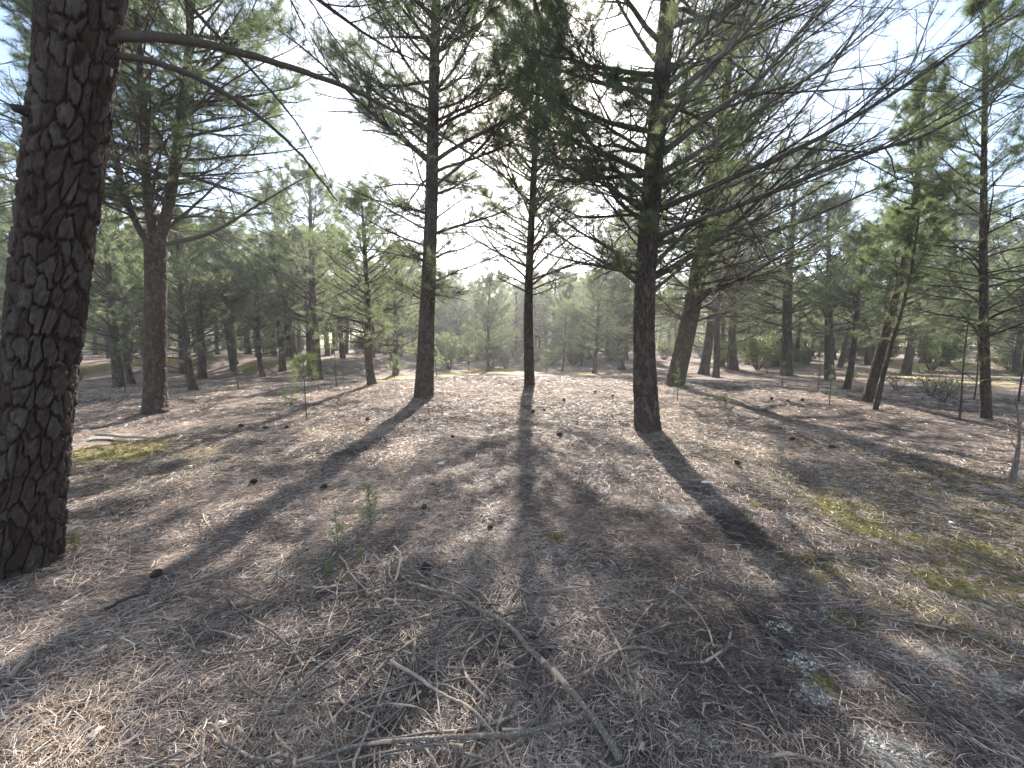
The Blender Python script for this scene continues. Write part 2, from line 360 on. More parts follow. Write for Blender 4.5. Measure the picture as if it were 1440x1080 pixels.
def foliage(wood, crown, P1, R1, live, rg, n2=11, n3=6, k1=6, nm=16, nl=.13, nw=.0042, t2=.22, sub=True, l2=.42, l3=.42, lift=.03, mis=(0, 0, 0), sparse=.12, spread=.75, brown=.08, mid=.6):
    """Side branches, twigs and needle tufts on limbs. wood: list of MB per limb, or one MB."""
    P2, R2 = children(P1, R1, n2, t2, .98, lambda t: l2*(1.05-.6*t), .85, lift, 5, .10, .5, .0030, rg)
    P3, R3 = children(P2, R2, n3, .18, 1., lambda t: l3*(1.1-.5*t), .75, lift, 4, .14, .55, .0017, rg, .9)
    if isinstance(wood, list):
        for i, mb in enumerate(wood):
            a = slice(i*n2, (i+1)*n2); b = slice(i*n2*n3, (i+1)*n2*n3)
            mb.add(*tubes(P1[i:i+1], R1[i:i+1], k1), rg.random()); mb.add(*tubes(P2[a], R2[a], 4), .4); mb.add(*tubes(P3[b], R3[b], 3), .4)
    else:
        wood.add(*tubes(P1, R1, k1), .5, mis[0]); wood.add(*tubes(P2, R2, 3), .4, mis[1])
        if sub: wood.add(*tubes(P3, R3, 3), .4, mis[1])
    lv = np.repeat(live, n2*n3); lv2 = np.repeat(live, n2)
    inn = np.tile(sstep(.05, .5, (np.arange(n2)+.5)/n2), len(live)); inn3 = np.repeat(inn, n3)   # needles sit on the outer wood
    k = rg.random(len(lv)) < np.where(lv > .5, .95, np.where(lv > .02, sparse, 0))*(.06+.94*inn3)
    tn = rg.random(k.sum())*.85; tn[rg.random(len(tn)) < brown] = .96
    tufts(crown, P3[k, -1], P3[k, -1]-P3[k, -2], nm, nl, nw, rg, spread, tn, nl*.9, mis[2])
    km = rg.random(len(lv)) < np.where(lv > .5, mid, np.where(lv > .02, sparse*.5, 0))*inn3
    tn = rg.random(km.sum())*.85; tn[rg.random(len(tn)) < brown] = .96
    tufts(crown, P3[km, 2], P3[km, 2]-P3[km, 1], nm, nl, nw, rg, spread, tn, nl*.9, mis[2])
    k2 = rg.random(len(lv2)) < np.where(lv2 > .5, .95, sparse*(lv2 > .02))*inn
    tufts(crown, P2[k2, -1], P2[k2, -1]-P2[k2, -2], nm, nl, nw, rg, spread, None, nl, mis[2])
    k1_ = live > .5
    tufts(crown, P1[k1_, -1], P1[k1_, -1]-P1[k1_, -2], nm+8, nl, nw, rg, spread, None, nl, mis[2])

def px_path(pts, Y0=None):
    """Trunk line: the first pixel stands on the ground, the rest rise above it at that depth (third value: extra depth)."""
    b = gpt(pts[0][0], pts[0][1]); Y = b[1]
    P = [b-np.array([0, 0, .12])]
    for q in pts[1:]: P.append(at(q[0], q[1], Y+(q[2] if len(q) > 2 else 0)))
    return np.array(P), Y
def px_r(wpx, px, Y): a = math.atan((px-CX)/F); return .5*wpx*Y*math.cos(a)/F

def hero(name_label, pts, widths, top_h, s0, Lmax, seed, live_z, k=120, n=260, cell=.05, amp=.016, flare=.13, mats=None, cat='tree', a0=78, a1=32, step=.42, per=4,
         azw=None, nm=15, nw=.0042, nl=.14, n2=14, n3=8, prof=None, parts=True, sparse=.12, bend=.1, brown=.1, lower_red=0., name='pine_tree', extra=None, group=None, rtop=.03, pw=1., spread=.75, rf=.36):
    rg = np.random.default_rng(seed)
    P, Y = px_path(pts); base = P[0]+np.array([0, 0, .12])
    R = np.array([px_r(w_, q[0], Y) for w_, q in zip(widths, pts)])
    if P[-1][2]-base[2] < top_h:          # continue above the last given point to the full height
        d = nrm(P[-1]-P[-2]); d = nrm(d+UP*.8); left = top_h-(P[-1][2]-base[2])
        P = np.vstack([P, P[-1]+d*left*.5+rg.normal(0, .06, 3), P[-1]+d*left+rg.normal(0, .1, 3)]); R = np.concatenate([R, [R[-1]*.55, rtop]])
    P, R, S = resample(P, R, n, pw)
    root = empty(name, base, name_label, cat, group)
    mb = MB(); bark_trunk(mb, P, R, S, k, cell, amp, flare, seed, lower_red=lower_red)
    mb.build('trunk', mats or M_bark, root, True, base)
    P1, R1, us = limbs(P, R, S, rg, s0, Lmax, a0, a1, step, per, prof, bend, azw=azw, rf=rf)
    zz = P1[:, -1, 2]-base[2] if len(P1) else np.zeros(0)
    live = np.where(zz > live_z+rg.normal(0, .35, len(zz)), 1., np.where(zz > live_z-2.5, .3, .1))
    if azw and len(P1): live = np.where((P1[:, -1]-P1[:, 0])[:, 1] < -.35*np.linalg.norm(P1[:, -1]-P1[:, 0], axis=1), np.minimum(live, .1), live)
    cr = MB()
    if len(P1) == 0: pass
    elif parts:
        order = np.argsort(-R1[:, 0])     # up to 99 limbs as parts
        keep = np.sort(order[:95]); rest = np.sort(order[95:])
        wl = [MB() for _ in keep]
        foliage(wl, cr, P1[keep], R1[keep], live[keep], rg, n2, n3, nm=nm, nw=nw, nl=nl, sparse=sparse, brown=brown, spread=spread)
        for q in wl: q.build('branch', M_twig, root, True, base)
        if len(rest): foliage(cr, cr, P1[rest], R1[rest], live[rest], rg, n2, n3, nm=nm, nw=nw, nl=nl, sparse=sparse, brown=brown, mis=(1, 1, 0), spread=spread)
    else:
        foliage(cr, cr, P1, R1, live, rg, n2, n3, nm=nm, nw=nw, nl=nl, sparse=sparse, brown=brown, mis=(1, 1, 0), spread=spread)
    if extra: extra(root, base, cr, rg, P, R, S)
    cr.build('crown', [M_needle, M_twig], root, False, base)
    return root

def hand_limb(root, base, crown, rg, pts, r0, r1, live, n2=12, n3=5, nm=10, nl=.12, nw=.0035, t2=.2, l2=.25, lift=-.03, rr_live=None, m_=None):
    P = np.array([at(*q) for q in pts]); P, R, _ = resample(P, np.linspace(r0, r1, len(P)), 40)
    P = P+np.cumsum(rg.normal(0, .0035, P.shape), axis=0)
    b = MB(); R = R*(1+.10*(fbm(np.arange(40)*.7+r0*99, np.zeros(40), 2)-.5))
    P1 = P[None]; R1 = R[None]
    P2, R2 = children(P1, R1, n2, t2, .98, lambda t: l2*(1.0-.5*t), .8, lift, 6, .12, .4, .003, rg, 1.1)
    P3, R3 = children(P2, R2, n3, .18, 1., lambda t: .4*(1.1-.5*t), .7, lift, 4, .16, .55, .0016, rg, 1.)
    b.add(*tubes(P1, R1, 12), .6); b.add(*tubes(P2, R2, 5), .4); b.add(*tubes(P3, R3, 3), .4)
    b.build('branch', m_ or M_twig, root, True, base)
    kk = rg.random(len(P3)) < live
    tufts(crown, P3[kk, -1], P3[kk, -1]-P3[kk, -2], nm, nl, nw, rg, .6, None, nl*.8)

# --- 1. the big trunk at the left edge
def giant_limbs(root, base, cr, rg, P, R, S):
    Y = base[1]
    for h, a, ln, r_ in ((2.35, -1.15, .13, .020), (3.05, -1.9, .07, .026), (1.55, -.35, .05, .017), (3.5, -.75, .10, .016)):   # snapped-off stubs
        c = np.array([np.interp(h, S, P[:, i]) for i in range(3)]); d = nrm(np.array([math.cos(a), math.sin(a), -.12])); rr = float(np.interp(h, S, R))
        q = np.array([c+d*(rr-.05+t*(ln+.05)) for t in (0, .3, .5, .8, 1., 1.)]); b = MB(); b.add(*tubes(q[None]+rg.normal(0, .002, (1, 6, 3)), np.array([[r_*2.0, r_*1.6, r_*1.1, r_*.9, r_*.75, .001]]), 12), .25)
        b.build('branch_stub', M_bark_near, root, True, base)
    hand_limb(root, base, cr, rg, [(120, 48, Y), (178, 50, Y+.05), (250, 52, Y+.3), (340, 70, Y+.6), (430, 98, Y+.9), (482, 112, Y+1.1), (560, 155, Y+1.4), (620, 190, Y+1.6), (690, 238, Y+1.8), (720, 255, Y+1.9)], .034, .006, .25, t2=.45, l2=.16)
    hand_limb(root, base, cr, rg, [(120, 70, Y), (176, 78, Y+.1), (270, 108, Y+.3), (340, 150, Y+.5), (400, 200, Y+.7), (440, 240, Y+.9), (478, 290, Y+1.)], .024, .006, .12, n2=9, t2=.3, l2=.14)
    hand_limb(root, base, cr, rg, [(140, -160, Y), (200, -80, Y+.3), (262, 0, Y+.6), (330, 75, Y+.9), (390, 130, Y+1.1), (425, 185, Y+1.3), (462, 260, Y+1.5)], .018, .004, .15, n2=9, t2=.4, l2=.14)
    hand_limb(root, base, cr, rg, [(60, -10, Y), (40, -8, Y+.1), (10, -30, Y-.3), (-60, -60, Y-.7)], .03, .01, .3, n2=6)
    hand_limb(root, base, cr, rg, [(150, -260, Y), (330, -150, Y+.6), (500, -60, Y+1.2), (600, 20, Y+1.7), (660, 70, Y+2.)], .028, .006, .8, n2=16, n3=8, t2=.35, l2=.28, nm=22)
    hand_limb(root, base, cr, rg, [(150, -260, Y), (430, -230, Y+1.), (620, -120, Y+1.8), (760, -20, Y+2.4), (830, 40, Y+2.8)], .028, .006, .8, n2=16, n3=8, t2=.35, l2=.28, nm=22)
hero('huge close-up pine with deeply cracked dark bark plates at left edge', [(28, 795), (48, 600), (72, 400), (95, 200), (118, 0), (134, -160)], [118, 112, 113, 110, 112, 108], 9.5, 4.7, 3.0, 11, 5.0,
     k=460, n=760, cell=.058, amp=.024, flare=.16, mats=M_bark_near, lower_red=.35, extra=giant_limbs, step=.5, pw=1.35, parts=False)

# --- 2. forked pine
def fork_limbs(root, base, cr, rg, P, R, S):
    Y = base[1]
    for pts, r0, r1, s0, Lm, sd in (
        ([(219, 350, Y), (208, 280, Y), (204, 200, Y+.1), (197, 100, Y+.1), (192, 0, Y+.2), (180, -110, Y+.3), (172, -300, Y+.3)], .10, .02, .7, 2.7, 1),
        ([(222, 350, Y), (240, 285, Y), (250, 200, Y-.1), (262, 110, Y-.2), (268, 20, Y-.2), (280, -90, Y-.3), (288, -320, Y-.3)], .11, .02, .6, 2.9, 2),
        ([(216, 352, Y), (200, 330, Y+.1), (180, 290, Y+.3), (160, 220, Y+.6), (148, 140, Y+.9), (130, 50, Y+1.1), (120, -60, Y+1.2)], .085, .015, .9, 1.8, 3)):
        Q = np.array([at(*q) for q in pts]); Q, R_, S_ = resample(Q, np.linspace(r0, r1, len(Q)), 150)
        b = MB(); bark_trunk(b, Q, R_, S_, 40, .05, .010, 0, sd+40)
        P1, R1, us = limbs(Q, R_, S_, rg, s0, Lm, 75, 35, .32, 4)
        zz = P1[:, -1, 2]-base[2]; live = np.where(zz > 6.2+rg.normal(0, .4, len(zz)), 1., .3)
        foliage(b, cr, P1, R1, live, rg, 15, 8, mis=(1, 1, 0), sparse=.2, nm=21)
        b.build('stem', [M_bark, M_twig], root, True, base)
    hand_limb(root, base, cr, rg, [(225, 345, Y), (270, 335, Y-.2), (320, 315, Y-.5), (370, 280, Y-.8), (430, 245, Y-1.2)], .05, .008, .3, n2=16, n3=7, t2=.3, l2=.32)
    hand_limb(root, base, cr, rg, [(225, 330, Y), (260, 300, Y+.4), (300, 265, Y+.9), (350, 215, Y+1.4)], .042, .008, .3, n2=14, n3=6, t2=.3, l2=.32)
hero('stout pine that forks low into three rising stems, left of the clearing', [(218, 578), (219, 450), (219, 345)], [37, 32, 33], 3.0, 99, 1., 12, 3, k=110, n=200, extra=fork_limbs, flare=.4, rtop=.11)

# --- 3. straight dark pine left of the centre
hero('straight dark pine left of centre casting a long diagonal shadow', [(596, 557), (600, 450), (606, 330), (609, 170), (612, 40)], [28, 21, 17.5, 15, 12], 12.5, 2.4, 3.0, 13, 5.3,
     a0=74, a1=40, step=.28, per=5, azw=lambda az: 1 if math.sin(az) > -.4 else .5, n2=17, n3=10, nm=23, sparse=.15, prof=lambda u: .72+.5*math.sin(min(1, u*1.05)*PI))
# --- 4. slim pine in the middle
hero('slim pine in the middle of the clearing with its shadow running forward', [(745, 541), (742, 440), (745, 360), (750, 260), (756, 130), (760, 60)], [15, 12.5, 10, 8.5, 6, 4], 10.4, 2.7, 2.5, 14, 5.1,
     k=70, n=200, cell=.05, amp=.010, a0=64, a1=38, step=.36, per=5, n2=13, n3=7, nm=17, nw=.0052, prof=lambda u: .85-.35*u+.25*math.sin(u*PI), sparse=.08)
# --- 5. big near pine right of the centre
azr = lambda az: (1.0+.36*math.cos(az-.2))*(1 if math.sin(az) > -.3 else .38)
hero('large rough-barked pine right of centre, nearest tree of the clearing', [(911, 603), (904, 480), (908, 380), (917, 250), (929, 120), (942, -20)], [37, 30, 28, 26, 23, 19], 11.5, 2.25, 4.1, 15, 4.5,
     k=130, n=320, a0=66, a1=34, step=.29, per=5, azw=azr, n2=16, n3=10, nm=24, nw=.0041, sparse=.28, prof=lambda u: .52+.62*math.sin(min(1, u*1.05+.08)*PI))
# --- 6. thick leaning mossy pine behind it
hero('thick mossy pine leaning right, just behind the large rough-barked one', [(947, 541), (966, 470), (985, 370), (998, 280), (1010, 200), (1024, 120)], [27, 25, 23, 18, 15, 11], 10.2, 2.1, 3.9, 16, 4.6,
     k=90, n=200, mats=M_bark_moss, a0=80, a1=38, step=.34, per=5, n2=14, n3=8, nm=18, nw=.005, sparse=.25, azw=lambda az: 1.+.3*math.cos(az), brown=.2)
# --- 7. tall leaning pine on the right with a light crown
hero('tall slender pine leaning right with a feathery crown against blue sky', [(1218, 565), (1245, 470), (1278, 350), (1290, 260), (1296, 180), (1303, 100)], [17, 14, 11, 9, 7, 3], 7.0, 2.9, 1.3, 17, 3.5,
     k=60, n=180, cell=.045, amp=.009, a0=66, a1=35, step=.30, per=4, n2=9, n3=6, nm=18, nw=.0055, sparse=.2, spread=.65, prof=lambda u: .75+.35*math.sin(u*PI)-.45*u)
hero('thin pole-like pine crossing behind the slender leaning one', [(1230, 576), (1248, 500), (1268, 440), (1284, 370), (1292, 300)], [9, 7, 6, 5, 3], 4.3, 1.7, 1.1, 18, 2.4,
     k=30, n=90, cell=.05, amp=.005, parts=False, n2=8, n3=4, sparse=.3, nw=.005)
# --- 8. bare upright pine at right
hero('upright thin-crowned pine with pale patchy bark near the right edge', [(1388, 588), (1384, 480), (1382, 350), (1384, 200), (1386, 60)], [18, 15, 12, 9, 7], 8.0, 1.7, 1.9, 19, 4.2,
     k=60, n=200, cell=.045, amp=.009, a0=75, a1=40, step=.36, n2=10, n3=6, nm=14, nw=.0042, sparse=.2)
# --- 9. a pine beyond the right edge and one beyond the left, whose limbs reach in
hero('pine beyond the right edge whose long limbs reach into the picture', [(1740, 640), (1730, 400), (1720, 100)], [30, 26, 22], 8.5, 2.0, 3.9, 20, 3.6, k=40, n=100, parts=False, n2=12, n3=7, nm=16, step=.42, nw=.0034, sparse=.25)
hero('pine beyond the left edge whose feathery limbs show behind the huge trunk', [(-370, 640), (-380, 400), (-390, 100)], [30, 26, 22], 8.8, 1.8, 3.9, 21, 3.0, k=40, n=100, parts=False, n2=12, n3=7, nm=16, step=.42, nw=.0036, sparse=.3)

# ------------------------------------------------------------------ pines of the middle distance
def proto(seed, H, r, s0, Lmax, step=.44, per=5, n2=10, n3=5, nm=15, nw=.0095, nl=.18, live=.15, a0=75, a1=38, mat_=None, lean=.0, prof=None, sparse=.35, nt=48, spread=.8):
    rg = np.random.default_rng(seed)
    zs = np.linspace(0, H, 7); ang = rg.random()*6.3
    P = np.stack([lean*zs*(1-zs/H*.4)*math.cos(ang)+np.cumsum(rg.normal(0, .05, 7)), lean*zs*(1-zs/H*.4)*math.sin(ang)+np.cumsum(rg.normal(0, .05, 7)), zs-.1], 1); P[0, :2] = 0
    P, R, S = resample(P, r*np.array([1.12, .95, .85, .7, .52, .32, .08]), nt)
    mb = MB(); bark_trunk(mb, P, R, S, 20, .07, .008, .4, seed)
    root = empty('pine_tree', (0, 0, 0), 'pine', 'tree')
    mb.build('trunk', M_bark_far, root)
    P1, R1, us = limbs(P, R, S, rg, s0, Lmax*1.12, a0, a1, step, per, prof, .1, rf=.3)
    lv = np.where(us > live+rg.normal(0, .08, len(us)), 1., .3)
    cr = MB(); foliage(cr, cr, P1, R1, lv, rg, n2, n3, 4, nm, nl, nw, mis=(1, 1, 0), sub=True, sparse=sparse, spread=spread)
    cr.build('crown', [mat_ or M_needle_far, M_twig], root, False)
    return root, H
protos = {
 'a': proto(101, 8.0, .17, 1.6, 2.5), 'b': proto(102, 8.6, .19, 2.0, 2.7, lean=.08), 'c': proto(103, 7.2, .15, 1.3, 2.3, step=.42),
 'd': proto(104, 9.0, .20, 2.4, 2.6, lean=.12), 'e': proto(105, 6.2, .10, 1.2, 1.5, lean=.06, n2=7), 'f': proto(106, 8.2, .18, 1.9, 3.0, step=.48, lean=.04),
 's': proto(107, 4.6, .065, 1.0, 1.05, step=.36, n2=6, lean=.12, live=.3), 'h': proto(109, 8.8, .17, 3.3, 2.3, lean=.03), 'i': proto(110, 8.2, .14, 2.9, 2.0, lean=.07), 'g': proto(108, 7.5, .16, 1.1, 2.6, step=.45, live=.45, sparse=.2)}
used = set()
def plant(kind, x, y, h, label, group=None, rz=None, wid=1., z=None, dz=0):
    root, H = protos[kind]; k = h/H
    rz = rng.random()*6.28 if rz is None else rz
    loc = (x, y, float(ground(x, y))+dz); scl = (k*wid, k*wid, k)
    if kind not in used:
        used.add(kind); root.location = loc; root.rotation_euler.z = rz; root.scale = scl; root['label'] = label
        if group: root['group'] = group
        return root
    return copy_tree(root, loc, rz, scl, label, group)
taken = []
def plant_px(kind, px, py, toppy, label, wid=1., group=None):
    b = gpt(px, py); z = at(px, toppy, b[1])[2]; taken.append((b[0], b[1]))
    return plant(kind, b[0], b[1], max(2., z-b[2]), label, group, None, wid)
MID = [
 ('a', 168, 545, 255, 'leafy pine with greenish trunk between huge trunk and forked pine'),
 ('e', 186, 540, 300, 'thin pine whose narrow stem stands just left of the forked pine'),
 ('g', 273, 550, 300, 'broad low-crowned pine just right of the forked pine'),
 ('f', 446, 533, 245, 'tall full-crowned pine behind the bright sapling left of centre'),
 ('b', 523, 540, 275, 'pine with pale trunk leaning right, left of the straight dark pine'),
 ('e', 370, 530, 330, 'crooked pine above the white brushwood heap'),
 ('c', 556, 528, 340, 'small dark pine halfway between the leaning pale trunk and straight dark pine'),
 ('g', 875, 520, 300, 'spreading pine seen between the slim middle pine and large rough-barked one'),
 ('d', 989, 525, 235, 'pine with curved trunk right behind the thick mossy leaner'),
 ('g', 1033, 520, 255, 'dark pine wrapped in shade right of the mossy leaner'),
 ('f', 1106, 527, 215, 'spreading pine with curved base in a sunlit gap right of centre'),
 ('c', 1300, 510, 250, 'pale-trunked pine far right standing by the white sandy bank'),
 ('a', 1328, 515, 290, 'pine beside the pale-trunked one at far right'),
 ('f', 1500, 530, 230, 'broad pine at the right border closing the view'),
 ('b', 1445, 520, 240, 'deep green pine behind the upright thin-crowned one'),
 ('c', 836, 525, 380, 'thin-stemmed pine left of the spreading one at the back of the clearing'),
 ('s', 790, 522, 400, 'young narrow pine right of the slim middle pine'),
 ('e', 818, 515, 395, 'slender back-row pine with pale bare stem in the clearing gap'),
 ('c', 686, 522, 385, 'bushy pine leaning left in the bright gap at centre'),
 ('i', 1190, 548, 320, 'slim pine with tilted stem left of the tall leaning one'),
 ('a', 60, 520, 200, 'tall pine half hidden behind the huge trunk'),
 ('d', 415, 505, 270, 'back-row pine with full crown above the mossy bank'),
 ('c', 330, 512, 300, 'back-row pine with low crown behind the white brushwood heap'),
]
for k_, px, py, tp, lb in MID: plant_px(k_, px, py, tp, lb)
# the forest behind, tree by tree
nfar = {'l': 0, 'c': 0, 'r': 0}
FAR = {'l': ('dark-trunked pine in the shady stand beyond the mossy bank at left', 'pines of the shady stand beyond the left bank'),
       'c': ('small pale green pine far behind the bright gap at centre', 'far pines behind the bright central gap'),
       'r': ('hazy green pine in the far wood beyond the sandy bank at right', 'pines of the far wood at right')}
tries = 0
while sum(nfar.values()) < 275 and tries < 20000:
    tries += 1
    y = 19+56*rng.random()**1.15; x = (rng.random()*2-1)*(y*1.42+3)
    q = x/y
    gap = abs(q-.0) < .27 or (.27 <= q < .32)
    if gap and y < 34: continue
    if -.27 > q > -.5 and y < 24: continue
    if any((x-a)**2+(y-b)**2 < (1.9 if q < -.32 else 2.5)**2+(y*.012)**2 for a, b in taken): continue
    taken.append((x, y)); z = 'c' if gap else ('l' if q < 0 else 'r'); nfar[z] += 1
    h = rng.uniform(6.2, 8.8)*(1.02 if gap else 1.05)
    plant(('hihihf' if z == 'l' else 'abhdig')[rng.integers(6)], x, y, h, FAR[z][0], FAR[z][1], wid=rng.uniform(.95, 1.25))

rg = np.random.default_rng(66); mb = MB()
for i in range(430):
    y = rg.uniform(58, 115); x = (rg.random()*2-1)*(y*1.75+5); h = rg.uniform(6.5, 9.5)*(.85 if abs(x/y) < .2 else 1.05); b = on_ground(x, y); r = rg.uniform(.1, .18)
    P = np.array([[b+UP*t*h+np.array([.25*math.sin(t*3+i), 0, 0]) for t in np.linspace(0, .95, 6)]]); mb.add(*tubes(P, r*np.linspace(1, .15, 6)[None], 6), .5, 1)
    n = 260; u = rg.random(n); rr = (1.9*(1-u**1.5)+.35)*np.sqrt(rg.random(n)); a = rg.random(n)*6.28
    c = b+np.column_stack([rr*np.cos(a), rr*np.sin(a), h*(.05+.95*u)]); dd = np.column_stack([np.cos(a), np.sin(a), .5+0*a])
    tufts(mb, c, dd, 7, .55, .07, rg, .9)
tag(mb.build('far_wood', [M_needle_far, M_bark_far], None, False), 'unbroken mass of distant pines closing the view behind the clearing', 'forest', None, 'stuff')

n = 0
while n < 13:
    y = rng.uniform(36, 56); x = y*rng.uniform(-.27, .30)
    if any((x-a)**2+(y-b)**2 < 1.9**2 for a, b in taken): continue
    taken.append((x, y)); plant('abcdfg'[rng.integers(6)], x, y, rng.uniform(6.4, 8.6)*(.92 if abs(x/y) < .1 else 1.08), FAR['c'][0], FAR['c'][1], wid=rng.uniform(1.1, 1.4)); n += 1

# ------------------------------------------------------------------ saplings, bushes and shrubs
def sapling(px, py, h, label, seed, bush=1., m=26, r=.010, lean=(0, 0), nw=.003, nl=.10, wood=M_twig, needle=M_needle_young, s0=.25, per=4, step=.13, n2=3, n3=2, name='pine_sapling', Lr=.5):
    rg = np.random.default_rng(seed); b = gpt(px, py); root = empty(name, b, label, 'sapling')
    zs = np.linspace(-.03, h, 6); P = np.stack([lean[0]*zs+np.cumsum(rg.normal(0, .012*h, 6)), lean[1]*zs, zs], 1)
    P, R, S = resample(P, np.linspace(r, r*.4, 6), 24); mb = MB(); mb.add(*tubes(P[None], R[None], 8), .4); mb.build('stem', wood, root)
    P1, R1, us = limbs(P, R, S, rg, s0*h, Lr*h*bush, 62, 25, step*h, per, lambda u: 1-.75*u, .12, N_=5)
    cr = MB(); foliage(cr, cr, P1, R1, np.ones(len(P1)), rg, n2, n3, 4, m, nl, nw, mis=(1, 1, 0), t2=.35, brown=0, spread=.6)
    tufts(cr, P[-1:], np.array([[0, 0, 1.]]), m*2, nl, nw, rg, .6)
    cr.build('crown', [needle, M_twig], root, False)
    return root
SAP = [
 (432, 590, 1.25, 'bright grey-green sapling with airy tufts left of centre', 1.1, .012),
 (555, 532, 1.1, 'bright rounded young pine peeking out left of the straight dark trunk', 1.3, .02),
 (614, 528, 1.3, 'bright rounded young pine peeking out right of the straight dark trunk', 1.2, .02),
 (336, 548, 1.9, 'thin bare-stemmed sapling right of the broad low-crowned pine', .5, .02),
 (474, 545, 1.5, 'short dark dead-looking sapling beside the airy bright sapling', .35, .018),
 (175, 552, 1.6, 'spindly sapling at the foot of the leafy greenish pine', .4, .014),
 (660, 522, 2.3, 'blue-green young pine with clean stem in the centre gap', 1.1, .03),
 (1150, 552, 1.15, 'pale yellow-green topped sapling with bare wiry stem right of centre', .6, .008),
 (1347, 590, 2.1, 'green young pine with slanted stem left of the upright thin-crowned pine', .8, .02),
 (1372, 562, 2.6, 'green young pine close behind the upright thin-crowned pine', .7, .02),
 (1432, 565, 2.0, 'dense low young pine at the right border', 1., .025),
 (740, 520, 1.2, 'tiny round young pine left behind the slim middle trunk', 1.2, .02),
 (768, 524, 1.3, 'tiny young pine right behind the slim middle trunk', 1.1, .02),
 (952, 565, .9, 'wiry thin sapling in front of the mossy leaner', .3, .005),
 (1100, 545, .8, 'thin twiggy sapling at the foot of the curved-base pine', .4, .007),
 (1166, 570, .9, 'wiry grey sapling standing in shade near the tilted stem', .35, .006),
 (840, 516, 1.5, 'young pine with light needles at the far end of the clearing', 1., .02),
]
for i, (px, py, h, lb, bu, r_) in enumerate(SAP):
    Y = gpt(px, py)[1]; sapling(px, py, h, lb, 300+i, bu, r=max(r_, .011), nw=.0010*max(3, Y*.35), m=18 if bu >= 1.1 else 8 if bu > .65 else 3, nl=.15 if bu > .65 else .08, step=.17 if bu > .65 else .24, n2=3 if bu > .65 else 2, n3=2)
# seedlings in the foreground
sapling(476, 782, .30, 'single upright green seedling on a thin dark stem in the foreground', 401, .6, m=10, r=.0028, nw=.0013, nl=.07, s0=.45, step=.16, per=3, n2=1, n3=2, name='pine_seedling')
sapling(522, 735, .30, 'fuzzy yellow-green seedling tuft right behind the single upright seedling', 402, .95, m=8, r=.003, nw=.0012, nl=.075, s0=.15, step=.14, per=3, n2=2, n3=2, name='pine_seedling')
sapling(105, 778, .14, 'small green seedling at the right foot of the huge trunk', 403, .7, m=8, r=.002, nw=.0013, nl=.06, s0=.2, step=.25, per=3, n2=1, n3=2, name='pine_seedling')
for i, (px, py, lb) in enumerate([(462, 808, 'tiny blue-green seedling left of the thin dark seedling stem'), (480, 822, 'tiny blue-green seedling below the thin dark seedling stem'), (508, 790, 'tiny blue-green seedling right of the thin dark seedling stem')]):
    sapling(px, py, .08, lb, 410+i, .9, m=7, r=.0015, nw=.0014, nl=.04, s0=.1, step=.35, per=3, n2=1, n3=1, name='pine_seedling')

def shrub_mesh(seed, H, W, nst, leaf, nleaf):
    rg = np.random.default_rng(seed); st = MB(); lf = MB()
    a = rg.random(nst)*6.28; e = rg.uniform(.1, .9, nst)*W/H
    d = nrm(np.stack([np.cos(a)*e, np.sin(a)*e, np.ones(nst)], 1)); P = [np.stack([np.cos(a), np.sin(a), 0*a], 1)*.05*W-np.array([0, 0, .03])]
    for j in range(6):
        d = nrm(d+rg.normal(0, .14, d.shape)+UP*.03); P.append(P[-1]+d*(H/6*rg.uniform(.7, 1.15, (nst, 1))))
    P = np.stack(P, 1); R = np.full((nst, 7), .010*H)*np.linspace(1, .3, 7)[None]
    P2, R2 = children(P, R, 7, .25, 1, lambda t: .45*(1.1-.5*t), .7, .03, 4, .15, .6, .003, rg, 1.2)
    st.add(*tubes(P, R, 5), .4).add(*tubes(P2, R2, 3), .4)
    n = nleaf; i = rg.integers(0, len(P2), n); t = rg.random((n, 1)); q = P2[i, 1]*(1-t)+P2[i, -1]*t+rg.normal(0, leaf*.8, (n, 3))
    u = nrm(rg.normal(size=(n, 3))); v = nrm(np.cross(u, rg.normal(size=(n, 3)))); l = leaf*rg.uniform(.6, 1.2, (n, 1))
    V = np.stack([q, q+u*l*.5+v*l*.28, q+u*l, q+u*l*.5-v*l*.28], 1).reshape(-1, 3)
    lf.add(V, np.arange(n*4).reshape(-1, 4), np.clip(np.repeat(rg.random(n), 1), 0, 1))
    return st, lf
SH = []
for i, (H, W, ns, lf, nl_) in enumerate([(1.5, 1.1, 22, .07, 5200), (1.1, 1.2, 20, .06, 4200), (.7, .6, 14, .035, 900), (.5, .5, 12, .03, 450)]):
    a, b = shrub_mesh(500+i, H, W, ns, lf, nl_); r_ = empty('shrub', (0, 0, 0), 'shrub', 'shrub'); a.build('stems', M_twig, r_); b.build('foliage', M_leaf, r_, False); SH.append([r_, False])
def shrub(kind, x, y, scl, label, group=None):
    r_, u = SH[kind]
    if not u: SH[kind][1] = True; r_.location = on_ground(x, y); r_.scale = (scl,)*3; r_['label'] = label; o_ = r_
    else: o_ = copy_tree(r_, on_ground(x, y), rng.random()*6.3, (scl,)*3, label, None)
    if group: o_['group'] = group
    return o_
